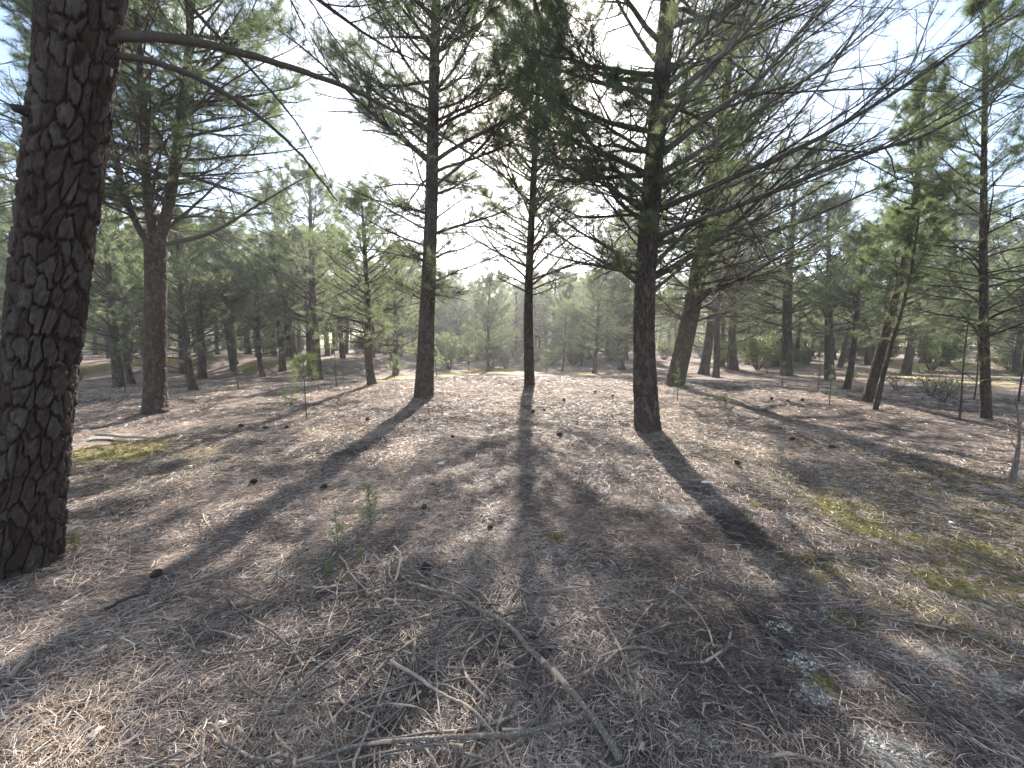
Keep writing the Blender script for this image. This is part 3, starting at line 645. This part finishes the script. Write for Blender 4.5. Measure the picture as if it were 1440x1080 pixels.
SHR = [
 (0, 632, 520, 1.6, 'dark rounded bush left of the blue-green young pine'), (0, 600, 515, 1.2, 'grey bush behind the bright young pine right of the dark trunk'),
 (1, 745, 515, 1.5, 'dark thicket bush left of the slim middle trunk'), (1, 775, 514, 1.5, 'dark thicket bush just right of the slim middle trunk'), (1, 806, 513, 1.5, 'dark thicket bush beneath the slender back-row pine'),
 (0, 1165, 505, 1.4, 'leafy green bush in front of the far wood right of centre'), (1, 1135, 512, 1.2, 'low green bush left of the leafy one right of centre'), (0, 1245, 512, 1.2, 'sunlit bush between the slender leaning trunks'),
 (2, 1262, 550, 1.1, 'wiry low shrub right of the slender leaning trunks'), (2, 1310, 558, 1.2, 'wiry low shrub between leaning trunks and young pines'), (2, 1326, 566, 1., 'twiggy shrub at the foot of the slanted young pine'),
 (1, 1420, 520, 1.3, 'green bush at the far right behind the upright pine'), (0, 1080, 506, 1.1, 'shady bush between curved-base pine and dark shaded one'), (2, 1078, 525, 1.0, 'small twiggy shrub left of the curved-base pine'),
 (2, 1200, 535, 1.0, 'small pale shrub below the slim tilted stem'), (1, 1010, 508, 1.2, 'faint bush in the shade behind the mossy leaner'), (2, 112, 535, 1., 'small pale shrub right behind the huge trunk'),
 (1, 865, 508, 1.2, 'sunlit bush at the far end behind the spreading pine'), (2, 560, 524, 1., 'thin shrub left of the straight dark trunk'), (3, 1020, 575, .7, 'tiny green herb clump in shade right of the large rough-barked pine'),
]
for k_, px, py, s_, lb in SHR: b = gpt(px, py); shrub(k_, b[0], b[1], s_, lb)
n = 0
while n < 70:
    y = rng.uniform(26, 58); x = (rng.random()*2-1)*y*1.25
    if x < -.18*y and y < 38: continue
    shrub(int(rng.integers(2)), x, y, rng.uniform(1., 1.9), 'bush of the low green undergrowth along the far edge of the wood', 'bushes along the far wood edge'); n += 1

# ------------------------------------------------------------------ ground sheet
def axis(lo, hi, c, fine, grow):
    p = [c]; s_ = fine
    while p[-1] < hi: p.append(p[-1]+s_); s_ *= grow
    q = [c]; s_ = fine
    while q[-1] > lo: q.append(q[-1]-s_); s_ *= grow
    return np.array(q[::-1]+p[1:])
xs = axis(-160, 160, 0, .028, 1.0165); ys = axis(-30, 190, 2.2, .026, 1.0165)
X, Yg = np.meshgrid(xs, ys); Z = ground(X, Yg)
def blobs(lst):
    A = np.zeros_like(X)
    for px, py, r_, a in lst:
        b = gpt(px, py); d = np.hypot(X-b[0], (Yg-b[1]))/r_; A = np.maximum(A, a*np.exp(-d*d))
    return A
moss_b = [(1250, 735, 1.1, .5), (1190, 715, .8, .5), (1330, 822, .22, .9), (1395, 775, .3, .9), (785, 755, .10, .95), (1150, 800, .35, .65), (1075, 714, .14, .9), (1165, 715, .22, .9), (1215, 740, .3, .9), (1390, 730, .4, .85), (1185, 875, .14, .8),
          (1300, 690, 1.4, .45), (1380, 800, .9, .42), (1100, 790, .5, .4), (1230, 850, .5, .42), (1050, 640, .8, .3), (250, 505, 3.2, .95), (370, 515, 1.6, 1), (110, 520, 2.5, .8), (330, 490, 3., .7), (150, 640, .9, .35), (260, 660, .8, .3), (1350, 870, .5, .5), (1160, 965, .09, .8), (200, 640, .3, .6)]
straw_b = [(150, 640, 1.0, .8), (290, 635, .5, .6), (640, 527, 1.6, 1.), (720, 524, 1.6, .9), (820, 526, 1.5, .8), (560, 532, 1.2, .7), (1300, 515, 3.2, 1.), (1250, 530, 2., .9), (1400, 540, 1.6, .7), (1190, 540, 1.3, .5), (690, 520, 2.5, .8)]
lich_b = [(1245, 1050, .13, 1.), (1270, 1070, .12, 1), (1150, 975, .08, .95), (1135, 930, .075, .95), (695, 860, .05, 1), (870, 890, .055, .9), (985, 1030, .05, .8), (1330, 925, .10, .8), (1410, 960, .12, .8), (955, 718, .14, .75), (600, 640, .1, .6), (950, 830, .08, .7), (1160, 860, .07, .8),
          (150, 613, .30, .9), (195, 617, .25, .8), (300, 497, 1.3, .9), (260, 488, 1.6, .7), (375, 527, .8, 1), (1060, 500, 3., .95), (1130, 498, 3., .9), (1000, 505, 2., .7), (1345, 505, 1.6, .95), (420, 490, 1.5, .6), (640, 745, .08, .5), (790, 775, .05, .8), (1010, 690, .1, .5), (1210, 945, .08, .8), (1100, 880, .06, .7)]
moss = blobs(moss_b); straw = blobs(straw_b); lich = blobs(lich_b)
V = np.stack([X, Yg, Z], -1).reshape(-1, 3); nx, ny = len(xs), len(ys)
i, j = np.meshgrid(np.arange(nx-1), np.arange(ny-1)); a = j*nx+i
mb = MB(); mb.add(V, np.stack([a, a+1, a+nx+1, a+nx], -1).reshape(-1, 4)); g = mb.build('ground', M_ground)
for nm_, A in (('moss', moss), ('straw', straw), ('lichen', lich)):
    q = g.data.attributes.new(nm_, 'FLOAT', 'POINT'); q.data.foreach_set('value', A.astype(np.float32).ravel())
tag(g, 'forest floor of brown pine litter with moss and pale lichen patches', 'ground', None, 'structure')
def sample(A, x, y):
    i = np.clip(np.searchsorted(xs, x), 0, nx-1); j = np.clip(np.searchsorted(ys, y), 0, ny-1); return A[j, i]

# ------------------------------------------------------------------ fallen needles (uncountable)
def litter(n, r0, r1, pw, seed):
    rg = np.random.default_rng(seed)
    u = rg.random(n); r = (r0**pw+(r1**pw-r0**pw)*u)**(1/pw); a = rg.uniform(-1.05, 1.05, n)
    x = r*np.sin(a)*1.0; y = r*np.cos(a)-.15
    cl = fbm(x*1.6+3, y*1.6, 3)
    keep = rg.random(n) < np.clip(1.05-.9*sample(moss, x, y)-.85*sample(lich, x, y)-.85*sample(straw, x, y)*(r > 5), .06, 1)*np.clip(-.35+2.6*cl, .12, 1)
    x, y, r, cl = x[keep], y[keep], r[keep], cl[keep]; n = len(x)
    wd = np.maximum(.0026, r*.00075)*rg.uniform(.7, 1.25, n); ln = np.maximum(.085, .05+r*.007)*rg.uniform(.5, 1.25, n)
    fl = (fbm(x*.7+60, y*.7, 2)-.5)*9; th = fl+rg.normal(0, 1.0, n)
    z = ground(x, y)+.004+rg.random(n)**1.5*.030*np.clip(.4+cl, .4, 1.2)
    pit = rg.normal(0, .13, n); bend = rg.normal(0, .35, n)
    d = np.stack([np.cos(th)*np.cos(pit), np.sin(th)*np.cos(pit), np.sin(pit)], 1); s_ = np.stack([-np.sin(th), np.cos(th), 0*th], 1)
    c = np.stack([x, y, z], 1)
    roll = rg.normal(0, .6, n)[:, None]; wv = (s_*np.cos(roll)+UP*np.sin(roll))*(wd*.5)[:, None]
    L_ = ln[:, None]
    p0 = c-d*L_*.5; p1 = c+s_*(bend*ln*.16)[:, None]; p2 = c+d*L_*.5
    for p_ in (p0, p2): p_[:, 2] = np.maximum(p_[:, 2], ground(p_[:, 0], p_[:, 1])+.002)
    V = np.stack([p0-wv*.7, p0+wv*.7, p1-wv, p1+wv, p2-wv*.35, p2+wv*.35], 1).reshape(-1, 3)
    b = np.arange(n)[:, None]*6
    tn = np.clip(rg.normal(.5, .28, n)+(fbm(x*.75+11, y*.75+5, 4)-.5)*1.1+(fbm(x*3+1, y*3, 2)-.5)*.5, 0, 1)
    mb.add(V, np.concatenate([b+np.array([[0, 1, 3, 2]]), b+np.array([[2, 3, 5, 4]])]), np.concatenate([tn, tn]))
mb = MB(); litter(420000, .75, 9., 1.15, 31); litter(150000, 6., 20., 1.4, 32)
tag(mb.build('fallen_needles', M_litter, None, False), 'thick carpet of fallen brown pine needles over the forest floor', 'pine needles', None, 'stuff')
def flecks(name, A, n, r1, mt, lab, cat, seed, ln, wd, up):
    rg = np.random.default_rng(seed); r = .8+(r1-.8)*rg.random(n)**1.1; a = rg.uniform(-1.05, 1.05, n); x = r*np.sin(a); y = r*np.cos(a)
    k = rg.random(n) < sample(A, x, y)*np.clip(-.6+3.2*fbm(x*7, y*7, 3), 0, 1); x, y, r = x[k], y[k], r[k]; n = len(x); gz = ground(x, y)
    c = np.column_stack([x, y, gz-.001]); m = 5; b = np.repeat(c, m, 0)+rg.normal(0, 1, (n*m, 3))*np.array([.012, .012, 0])
    d = nrm(rg.normal(size=(n*m, 3))*np.array([1, 1, .3])+UP*up); rr = np.repeat(np.maximum(1, r/3.2), m)[:, None]; l = ln*rr*rg.uniform(.5, 1.3, (n*m, 1)); s_ = nrm(np.cross(d, rg.normal(size=(n*m, 3))))*wd*rr
    V = np.stack([b-s_*.5, b+s_*.5, b+d*l*.6+s_*.7, b+d*l], 1).reshape(-1, 3); b_ = MB(); b_.add(V, np.arange(len(V)).reshape(-1, 4), np.repeat(rg.random(n), m)); tag(b_.build(name, mt, None, False), lab, cat, None, 'stuff')
M_moss = needle_mat('moss_shoots', [(0, (.07, .07, .022)), (.6, (.17, .16, .045)), (1, (.28, .24, .07))], (.3, .3, .08), .35, 0)
M_lich = needle_mat('lichen_flakes', [(0, (.34, .35, .33)), (1, (.75, .76, .72))], (.5, .5, .48), .15, 0)
flecks('moss', np.maximum(moss, .0), 150000, 9., M_moss, 'yellow-green moss cushions growing through the litter', 'moss', 71, .016, .004, 1.1)
flecks('lichen', np.maximum(lich-.1, 0), 110000, 8., M_lich, 'whitish crumbly lichen flakes on the bare patches', 'lichen', 72, .016, .009, .25)
# short twig crumbs among the needles
rg = np.random.default_rng(41); n = 520
r = .9+9*rg.random(n)**1.3; a = rg.uniform(-1., 1., n); x = r*np.sin(a); y = r*np.cos(a); th = rg.random(n)*6.28; ln = rg.uniform(.06, .26, n); big = np.arange(n) < 130; x[big] = rg.normal(-.45, .6, big.sum()); y[big] = 1.1+1.5*rg.random(big.sum()); ln[big] = rg.uniform(.25, 1.0, big.sum())
pts = []
d = np.stack([np.cos(th), np.sin(th)], 1)
p_ = np.stack([x, y], 1); bend = rg.normal(0, .32, n)
for j in range(6):
    zz = ground(p_[:, 0], p_[:, 1])+.018+.014*rg.random(n)+.02*big; pts.append(np.column_stack([p_, zz])); c_, s_ = np.cos(bend), np.sin(bend)
    d = np.stack([d[:, 0]*c_-d[:, 1]*s_, d[:, 0]*s_+d[:, 1]*c_], 1); p_ = p_+d*(ln/5)[:, None]; bend = bend+rg.normal(0, .2, n)
P = np.stack(pts, 1); R = (rg.uniform(.0016, .0042, n)*(1+.9*big))[:, None]*np.linspace(1, .55, 6)[None]
mb = MB(); mb.add(*tubes(P, R, 5), np.repeat(rg.random(n), 25)); tag(mb.build('twig_crumbs', [M_stick]), 'countless short grey twig bits strewn among the needles', 'twigs', None, 'stuff')

# ------------------------------------------------------------------ fallen branches and sticks
def stick(pts, w0, w1, name, label, cat='stick', parent=None, m_=None, lift=.026, hs=None, tint=.5, origin=None, seed=0):
    """A stick lying along the ground under these pixels; widths in metres."""
    rg = np.random.default_rng(seed+900)
    P = np.array([gpt(*q[:2]) for q in pts]); 
    P, R, _ = resample(P, np.linspace(w0, w1, len(P))*.58, max(14, len(P)*7))
    n = len(P); zz = ground(P[:, 0], P[:, 1])
    hh = np.interp(np.linspace(0, 1, n), np.linspace(0, 1, len(pts)), hs) if hs is not None else np.zeros(n)
    P[:, 2] = np.convolve(np.pad(zz, 3, mode='edge'), np.ones(7)/7, 'valid')+lift+R+hh+.012*(R < .009)
    R = np.maximum(R, .0032)
    P += np.cumsum(rg.normal(0, .0016, P.shape), 0)*np.array([1, 1, .4])
    R = R*(1+.28*(fbm(np.arange(n)*.9+seed*7, np.zeros(n), 2)-.5)); 
    P = np.vstack([P[:1], P, P[-1:]]); P[0] -= (P[2]-P[1])*.02; P[-1] += (P[-2]-P[-3])*.02; R = np.concatenate([[.0004], R, [.0004]])
    b = MB(); b.add(*tubes(P[None], R[None], 9), tint); org = P[1].copy() if origin is None else origin
    o_ = b.build(name, m_ or M_stick, parent, True, org)
    if parent is None: tag(o_, label, cat)
    return o_, org
# the big fallen limb
S3 = lambda s_: [(s_[i], s_[i+1]) for i in range(0, len(s_), 2)]
mainb, og = stick(S3([872, 1085, 845, 1040, 820, 1010, 790, 975, 745, 935, 720, 905, 700, 890, 665, 870, 640, 857, 620, 852, 600, 842, 570, 835]), .026, .011, 'fallen_branch', 'long lichen-spotted fallen limb with many bare side shoots in the front centre', 'fallen branch', hs=[0, .01, .02, .03, .035, .04, .04, .035, .03, .03, .025, .02], seed=1)
for i, (q, a, b, hs) in enumerate([
    ([570, 835, 540, 842, 480, 850, 430, 866, 380, 880, 330, 905], .010, .003, [.02, .03, .02, .01, .01, 0]),
    ([622, 858, 590, 868, 545, 880, 500, 905, 440, 930, 380, 940, 330, 945], .009, .003, [.03, .03, .03, .02, .02, .01, 0]),
    ([820, 1028, 770, 1038, 700, 1055, 640, 1058, 560, 1060, 500, 1068, 440, 1085, 380, 1100], .018, .009, [.02, .02, .015, .01, .01, .01, 0, 0]),
    ([690, 892, 660, 895, 630, 920, 615, 950, 612, 1000, 622, 1050, 635, 1090], .007, .003, [.03, .06, .06, .05, .03, .02, 0]),
    ([695, 908, 660, 924, 620, 935, 560, 935, 500, 950, 475, 955], .009, .004, [.03, .02, .02, .02, .01, 0]),
    ([725, 905, 740, 890, 780, 878, 820, 872, 850, 880, 880, 900], .006, .002, [.035, .03, .03, .02, .01, 0]),
    ([750, 940, 745, 960, 738, 975, 745, 983], .006, .002, [.035, .02, .01, 0]),
    ([745, 955, 700, 962, 650, 955, 590, 945], .007, .003, [.03, .02, .015, 0]),
    ([622, 850, 645, 845, 657, 855, 662, 870], .006, .002, [.03, .04, .03, .01])]):
    stick(S3(q), a, b, 'side_branch', None, parent=mainb, hs=hs, seed=20+i, origin=og)
STK = [
 ([550, 948, 590, 970, 630, 993, 680, 1022, 710, 1060, 725, 1090], .014, .006, 'pale-barked stick crossing under the fallen limb, broken at its upper end', M_stick_pale, [.02, .02, .01, .01, 0, 0]),
 ([535, 950, 560, 972, 600, 978, 650, 965, 700, 945, 735, 935], .008, .003, 'curved grey twig beneath the side shoots of the fallen limb', None, None),
 ([458, 985, 495, 1012, 530, 1030, 555, 1055], .011, .005, 'short grey stick with forked bend left of the fallen limb', None, None),
 ([495, 1013, 560, 1015, 600, 1020, 625, 1055], .009, .004, 'arched grey twig left of the fallen limb over the pale stick', None, [0, .03, .03, 0]),
 ([497, 1010, 520, 960, 545, 925, 560, 905], .005, .003, 'thin straight twig standing out of the twig tangle in front', None, [0, .03, .05, .02]),
 ([414, 984, 440, 960, 470, 935, 495, 908], .014, .007, 'dark stick with a pale cut tip left of the twig tangle', None, None),
 ([380, 960, 420, 940, 470, 915, 500, 903], .010, .005, 'blackish rotten stick behind the pale-tipped one', M_cone, None),
 ([148, 866, 180, 852, 208, 846], .017, .011, 'thick dark weathered stick end at lower left', M_bark, None),
 ([212, 852, 250, 833, 285, 825, 320, 808, 350, 797], .018, .008, 'long grey bent stick below the large cone at lower left', None, None),
 ([160, 895, 205, 868, 250, 845, 300, 832, 335, 830], .010, .006, 'second bent stick just below the long grey one at lower left', None, None),
 ([18, 962, 30, 945, 44, 922], .022, .014, 'broken piece of pale bare wood at the lower left corner', M_stick_pale, None),
 ([75, 908, 100, 905, 118, 922, 118, 940], .009, .005, 'hooked grey twig right of the pale broken wood', None, None),
 ([555, 826, 565, 803, 568, 793, 558, 783], .017, .012, 'short thick curved pale stick standing up behind the fallen limb', M_stick_pale, [.0, .02, .03, .03]),
 ([568, 795, 590, 775, 615, 758, 640, 745], .007, .003, 'straight thin twig rising right from the thick curved pale stick', None, [.03, .02, .02, .01]),
 ([548, 820, 550, 790, 560, 780, 590, 762], .006, .003, 'thin pale twig looping left around the thick curved stick', M_stick_pale, None),
 ([300, 1035, 320, 1065, 360, 1080, 400, 1085], .013, .009, 'curved grey stick leaving the frame at the bottom left of centre', None, None),
 ([385, 1040, 400, 1068, 412, 1085], .009, .006, 'short grey stick at the bottom edge left of centre', None, None),
 ([1155, 740, 1190, 757, 1230, 770, 1290, 797], .012, .006, 'long straight grey stick lying across the moss at right', None, None),
 ([1078, 770, 1085, 750, 1110, 738], .008, .004, 'small forked twig left of the mossy stick', None, None),
 ([900, 778, 960, 775, 1040, 774], .006, .003, 'thin dark twig lying straight across the middle right foreground', None, None),
 ([1040, 990, 1060, 965, 1085, 1010, 1110, 1060], .007, .004, 'thin bent twig among grey litter at lower right', None, None),
 ([385, 712, 410, 700, 445, 695, 475, 690], .009, .004, 'twig left of the green seedlings', None, None),
 ([285, 730, 290, 748, 305, 760], .009, .004, 'short pale curved twig in a sunlit patch at left', M_stick_pale, None),
 ([135, 616, 170, 617, 220, 619], .05, .03, 'bleached fallen branch in pale sand at left', M_stick_pale, None),
 ([1080, 860, 1160, 850, 1250, 880, 1330, 895], .006, .003, 'long thin twig in the dull litter right of centre', None, None),
 ([640, 745, 670, 735, 720, 725], .007, .003, 'dark thin twig on sunlit litter below the slim pine shadow', None, None),
]
for i, (q, a, b, lb, m_, hs) in enumerate(STK): stick(S3(q), a, b, 'fallen_stick', lb, m_=m_, hs=hs, seed=60+i)
# small dead trunk at the right edge
b = gpt(1422, 682); rg = np.random.default_rng(77)
P = np.array([b-[0, 0, .05], at(1428, 655, b[1]), at(1434, 620, b[1]), at(1433, 590, b[1]+.1), at(1428, 560, b[1]+.1)]); P, R, S = resample(P, np.array([.03, .022, .018, .012, .006]), 40)
o_ = empty('dead_sapling', b, 'crooked grey dead sapling at the right edge', 'dead tree'); mb = MB(); bark_trunk(mb, P, R, S, 16, .03, .003, .5, 5); mb.build('trunk', M_stick, o_, True, b)
P1, R1, us = limbs(P, R, S, rg, .35, .35, 60, 40, .14, 2, lambda u: 1, .1, N_=6)
for p1, r1 in zip(P1, R1): mb = MB(); mb.add(*tubes(p1[None], r1[None], 6)); mb.build('branch', M_stick, o_, True, b)
# brushwood heap at the far left, countable sticks
rg = np.random.default_rng(88); hb = gpt(368, 528)
for i in range(26):
    a = rg.random()*6.28; l = rg.uniform(.4, .95); e = rg.uniform(.25, .7)
    p0 = hb+np.array([math.cos(a)*l, math.sin(a)*l, .03]); p1 = hb+np.array([rg.normal(0, .12), rg.normal(0, .12), .30+rg.random()*.35]); pm = (p0+p1)/2+rg.normal(0, .05, 3)
    P, R, _ = resample(np.array([p0, pm, p1]), np.array([.02, .016, .012]), 8); mb = MB(); mb.add(*tubes(P[None], R[None], 6), rg.random()); 
    tag(mb.build('brushwood_stick', M_stick_pale, None, True, p0), 'bleached stick in the white brushwood heap under the crooked pine', 'stick', 'sticks of the white brushwood heap')

# ------------------------------------------------------------------ cones
def cone_mesh(ln=.085, r=.030):
    mb = MB(); n = 16; t = np.linspace(0, 1, n); prof = r*.8*np.sin(PI*(t*.86+.10))**.75
    P = np.stack([0*t, 0*t, t*ln], 1); mb.add(*tubes(P[None], prof[None], 14), .1)
    k = 110; i = np.arange(k); tt = (i+.5)/k; th = i*2.39996; rr = r*.75*np.sin(PI*(tt*.86+.10))**.75
    for q in range(k):
        o_ = np.array([math.cos(th[q]), math.sin(th[q]), 0]); s_ = np.array([-o_[1], o_[0], 0]); w_ = .0062*(.6+.6*math.sin(PI*tt[q]))
        b = o_*rr[q]+UP*(tt[q]*ln); up = nrm(o_*.85+UP*.55); tip = b+up*.011*(.7+.5*math.sin(PI*tt[q])); nn = np.cross(s_, up)*.0022
        V = np.array([b-s_*w_*.5, b+s_*w_*.5, tip+s_*w_, tip-s_*w_, b-s_*w_*.5-nn, b+s_*w_*.5-nn, tip+s_*w_-nn*1.6, tip-s_*w_-nn*1.6])
        mb.add(V, [[0, 1, 2, 3], [7, 6, 5, 4], [3, 2, 6, 7], [0, 3, 7, 4], [1, 5, 6, 2]], .3+.6*((q*7) % 10)/10)
    return mb
cone0 = cone_mesh().build('pine_cone', M_cone, None, False); first = True
CON = [(212, 816, 1.15, 'open pine cone standing out beside the long bent stick at lower left'), (597, 716, 1.1, 'round pine cone right of the green seedlings'), (605, 802, 1.1, 'open pine cone half buried behind the fallen limb'),
 (638, 618, 1.25, 'lone pine cone on sunlit litter left of the slim pine shadow'), (783, 613, 1.5, 'biggest pine cone right beside the slim pine shadow'), (752, 581, 1.4, 'left one of two pine cones near the foot of the slim pine'), (763, 579, 1.1, 'right, smaller one of two pine cones near the foot of the slim pine'),
 (795, 564, 1.4, 'pine cone on pale litter right of the slim pine'), (352, 681, 1.3, 'pine cone on the dark diagonal tree shadow at left'), (450, 691, 1.3, 'pine cone just left of the twig by the seedlings'), (1175, 633, 1.6, 'dark pine cone on sunny litter right of centre'),
 (835, 553, 1.3, 'upper of two small cones far up the clearing'), (860, 558, 1.3, 'lower of two small cones far up the clearing'), (1163, 556, 1.6, 'pine cone in shade below the tilted stem'), (1085, 563, 1.6, 'left cone of the shaded row behind the sunny strip'), (1108, 565, 1.6, 'middle cone of the shaded row behind the sunny strip'), (1130, 565, 1.6, 'right cone of the shaded row behind the sunny strip'),
 (1110, 620, 1.3, 'cone left of the dark one on sunny litter'), (1040, 655, 1.3, 'cone in the long shadow right of the rough-barked pine'), (520, 592, 1.3, 'cone on the sunny slope left of the diagonal shadow'), (343, 601, 1.5, 'left cone in the shade band right of the forked pine'), (377, 604, 1.5, 'right cone in the shade band right of the forked pine'), (402, 604, 1.4, 'small cone at the tip of the shade band'),
 (1024, 551, 1.4, 'cone behind the strip of young grass'), (692, 745, 1.0, 'small cone in the sunlit patch below the slim pine')]
for px, py, s_, lb in CON:
    s_ *= .66
    b = gpt(px, py); o_ = cone0 if first else cone0.copy()
    if not first: col.objects.link(o_)
    first = False
    o_.rotation_euler = (1.35+rng.normal(0, .15), rng.normal(0, .2), rng.random()*6.3); o_.scale = (s_,)*3; o_.location = b+np.array([0, 0, .03*s_]); tag(o_, lb, 'pine cone', 'pine cones on the forest floor')

# ------------------------------------------------------------------ small odds and ends
def scrap(px, py, size, label, name, mt, seed, cat):
    rg = np.random.default_rng(seed); b = gpt(px, py); k = 9
    u, v = np.meshgrid(np.linspace(-1, 1, k), np.linspace(-1, 1, k)); x = u*size*(.7+.25*fbm(u*1.5+seed, v*1.5, 2)); y = v*size*.6*(.7+.3*fbm(u*1.3, v*1.3+seed, 2))
    z = .02+size*.7*fbm(u*1.8+seed*2, v*1.8, 3)*(1-.6*np.maximum(abs(u), abs(v)))
    V = np.stack([x, y, z], -1).reshape(-1, 3); V2 = V-np.array([0, 0, .004]); i, j = np.meshgrid(np.arange(k-1), np.arange(k-1)); a = (j*k+i).ravel()
    q = np.stack([a, a+1, a+k+1, a+k], 1); n_ = k*k
    e = np.concatenate([np.arange(k), np.arange(1, k)*k+k-1, n_-2-np.arange(k-1), (np.arange(k-2)[::-1]+1)*k]); f = np.roll(e, -1)
    mb = MB(); mb.add(np.vstack([V, V2]), np.vstack([q, q[:, ::-1]+n_, np.stack([e, e+n_, f+n_, f], 1)]))
    return tag(mb.build(name, mt, None, True), label, cat), b
m, N, K = mat('white_scrap'); o = N.new('ShaderNodeOutputMaterial'); p = nd(N, 'ShaderNodeBsdfPrincipled', Roughness=.7); nz = nd(N, 'ShaderNodeTexNoise', Scale=30, Detail=4); r_ = ramp(N, [(.3, (.5, .5, .5)), (.7, (.8, .8, .82))]); K.new(nz.outputs[0], r_.inputs[0]); K.new(r_.outputs[0], p.inputs[0]); K.new(p.outputs[0], o.inputs[0]); M_white = m
m, N, K = mat('bleached_wood'); o = N.new('ShaderNodeOutputMaterial'); p = nd(N, 'ShaderNodeBsdfPrincipled', Roughness=.8); nz = nd(N, 'ShaderNodeTexNoise', Scale=50, Detail=4); r_ = ramp(N, [(.3, (.25, .21, .17)), (.7, (.62, .56, .48))]); K.new(nz.outputs[0], r_.inputs[0]); K.new(r_.outputs[0], p.inputs[0]); K.new(p.outputs[0], o.inputs[0]); M_chip = m
for px, py, sz, lb, nm_, mt, ct in [
    (992, 681, .05, 'crumpled white paper scrap on litter right of the slim pine shadow', 'paper_scrap', M_white, 'litter'), (545, 984, .022, 'white bark chip left of the fallen limb', 'bark_chip', M_chip, 'bark chip'), (848, 926, .014, 'small whitish chip right of the fallen limb', 'bark_chip', M_chip, 'bark chip'),
    (135, 1038, .03, 'pale greenish chip near the bottom left corner', 'bark_chip', M_chip, 'bark chip'), (145, 918, .03, 'torn pale bark chip right of the hooked twig', 'bark_chip', M_chip, 'bark chip'), (312, 1025, .022, 'pale wood splinter above the curved bottom stick', 'bark_chip', M_chip, 'bark chip'),
    (902, 1058, .02, 'tiny white chip at the bottom edge right of the fallen limb end', 'bark_chip', M_chip, 'bark chip'), (110, 1000, .035, 'brown flaky bark chip left of the pale greenish one', 'bark_chip', M_cone, 'bark chip'), (980, 548, .11, 'whitish broken root chunk in shade right of the mossy leaner', 'wood_chunk', M_chip, 'wood'),
    (620, 655, .07, 'flat pale bark piece beside the diagonal shadow', 'bark_chip', M_chip, 'bark chip'), (1338, 738, .03, 'pale chip on the moss at far right', 'bark_chip', M_white, 'bark chip')]:
    o_, b = scrap(px, py, sz, lb, nm_, mt, int(px), ct); o_.location = b; o_.rotation_euler.z = rng.random()*6
# flaky root flange beside the forked pine
o_, b = scrap(228, 578, .22, 'flat slab of shed bark at the right foot of the forked pine', 'bark_slab', M_cone, 9, 'bark'); o_.location = b+np.array([.02, -.05, 0])

# sparse grass blades: sunny strip on the right, beside trunks
rg = np.random.default_rng(55); Vs = []; n = 0; mb = MB()
for px, py, cnt, sp, h in [(985, 572, 60, .5, .13), (1010, 570, 60, .35, .16), (1035, 575, 50, .3, .15), (1060, 572, 30, .3, .13), (970, 580, 30, .4, .1), (100, 770, 40, .12, .10), (60, 800, 60, .15, .08), (1265, 610, 40, .4, .12), (1250, 545, 120, 1.2, .2), (1320, 560, 160, 1.2, .25), (1400, 600, 80, .8, .2), (120, 535, 120, 1.5, .25), (830, 548, 25, .3, .2), (680, 560, 20, .3, .2), (1130, 600, 30, .6, .1), (1200, 720, 60, .5, .04), (1380, 660, 60, .8, .1)]:
    b = gpt(px, py); x = b[0]+rg.normal(0, sp, cnt); y = b[1]+rg.normal(0, sp, cnt); a = rg.random(cnt)*6.28; hh = h*rg.uniform(.4, 1.2, cnt)
    p0 = np.column_stack([x, y, ground(x, y)]); d = nrm(np.column_stack([np.cos(a)*.5, np.sin(a)*.5, np.ones(cnt)])); s_ = np.column_stack([-np.sin(a), np.cos(a), 0*a])*np.maximum(.0018, b[1]*.0006)
    p1 = p0+d*(hh*.6)[:, None]; p2 = p1+nrm(d+np.column_stack([np.cos(a), np.sin(a), -.2+0*a])*.5)*(hh*.5)[:, None]
    V = np.stack([p0-s_, p0+s_, p1-s_*.8, p1+s_*.8, p2], 1).reshape(-1, 3); k = np.arange(cnt)[:, None]*5; t_ = rg.random(cnt)
    mb.add(V, k+np.array([[0, 1, 3, 2]]), t_); mb.t.append((mb.q[-1][0][:, :1]*0+mb.n-len(V)+k+np.array([[2, 3, 4]]), t_, np.zeros(cnt, int)))
tag(mb.build('grass_blades', M_grass, None, False), 'sparse green grass blades scattered over the litter', 'grass', None, 'stuff')

# ------------------------------------------------------------------ the air
m = bpy.data.materials.new('haze'); m.use_nodes = True; m.node_tree.nodes.clear(); N = m.node_tree.nodes
o = N.new('ShaderNodeOutputMaterial'); v = nd(N, 'ShaderNodeVolumePrincipled', Density=HAZE, Anisotropy=.6); v.inputs['Color'].default_value = (.93, .97, 1, 1); m.node_tree.links.new(v.outputs[0], o.inputs[1])
zl = float(Z.min())-1.; lo_, hi_ = np.array([-175., -45., zl]), np.array([175., 205., 16.])
c_ = np.array([[a, b, c] for c in (0, 1) for b in (0, 1) for a in (0, 1)]); V = lo_+c_*(hi_-lo_)
mb = MB(); mb.add(V, [[0, 2, 3, 1], [4, 5, 7, 6], [0, 1, 5, 4], [2, 6, 7, 3], [0, 4, 6, 2], [1, 3, 7, 5]])
tag(mb.build('haze', m, None, False), 'thin pale haze hanging between the pines', 'haze', None, 'stuff')
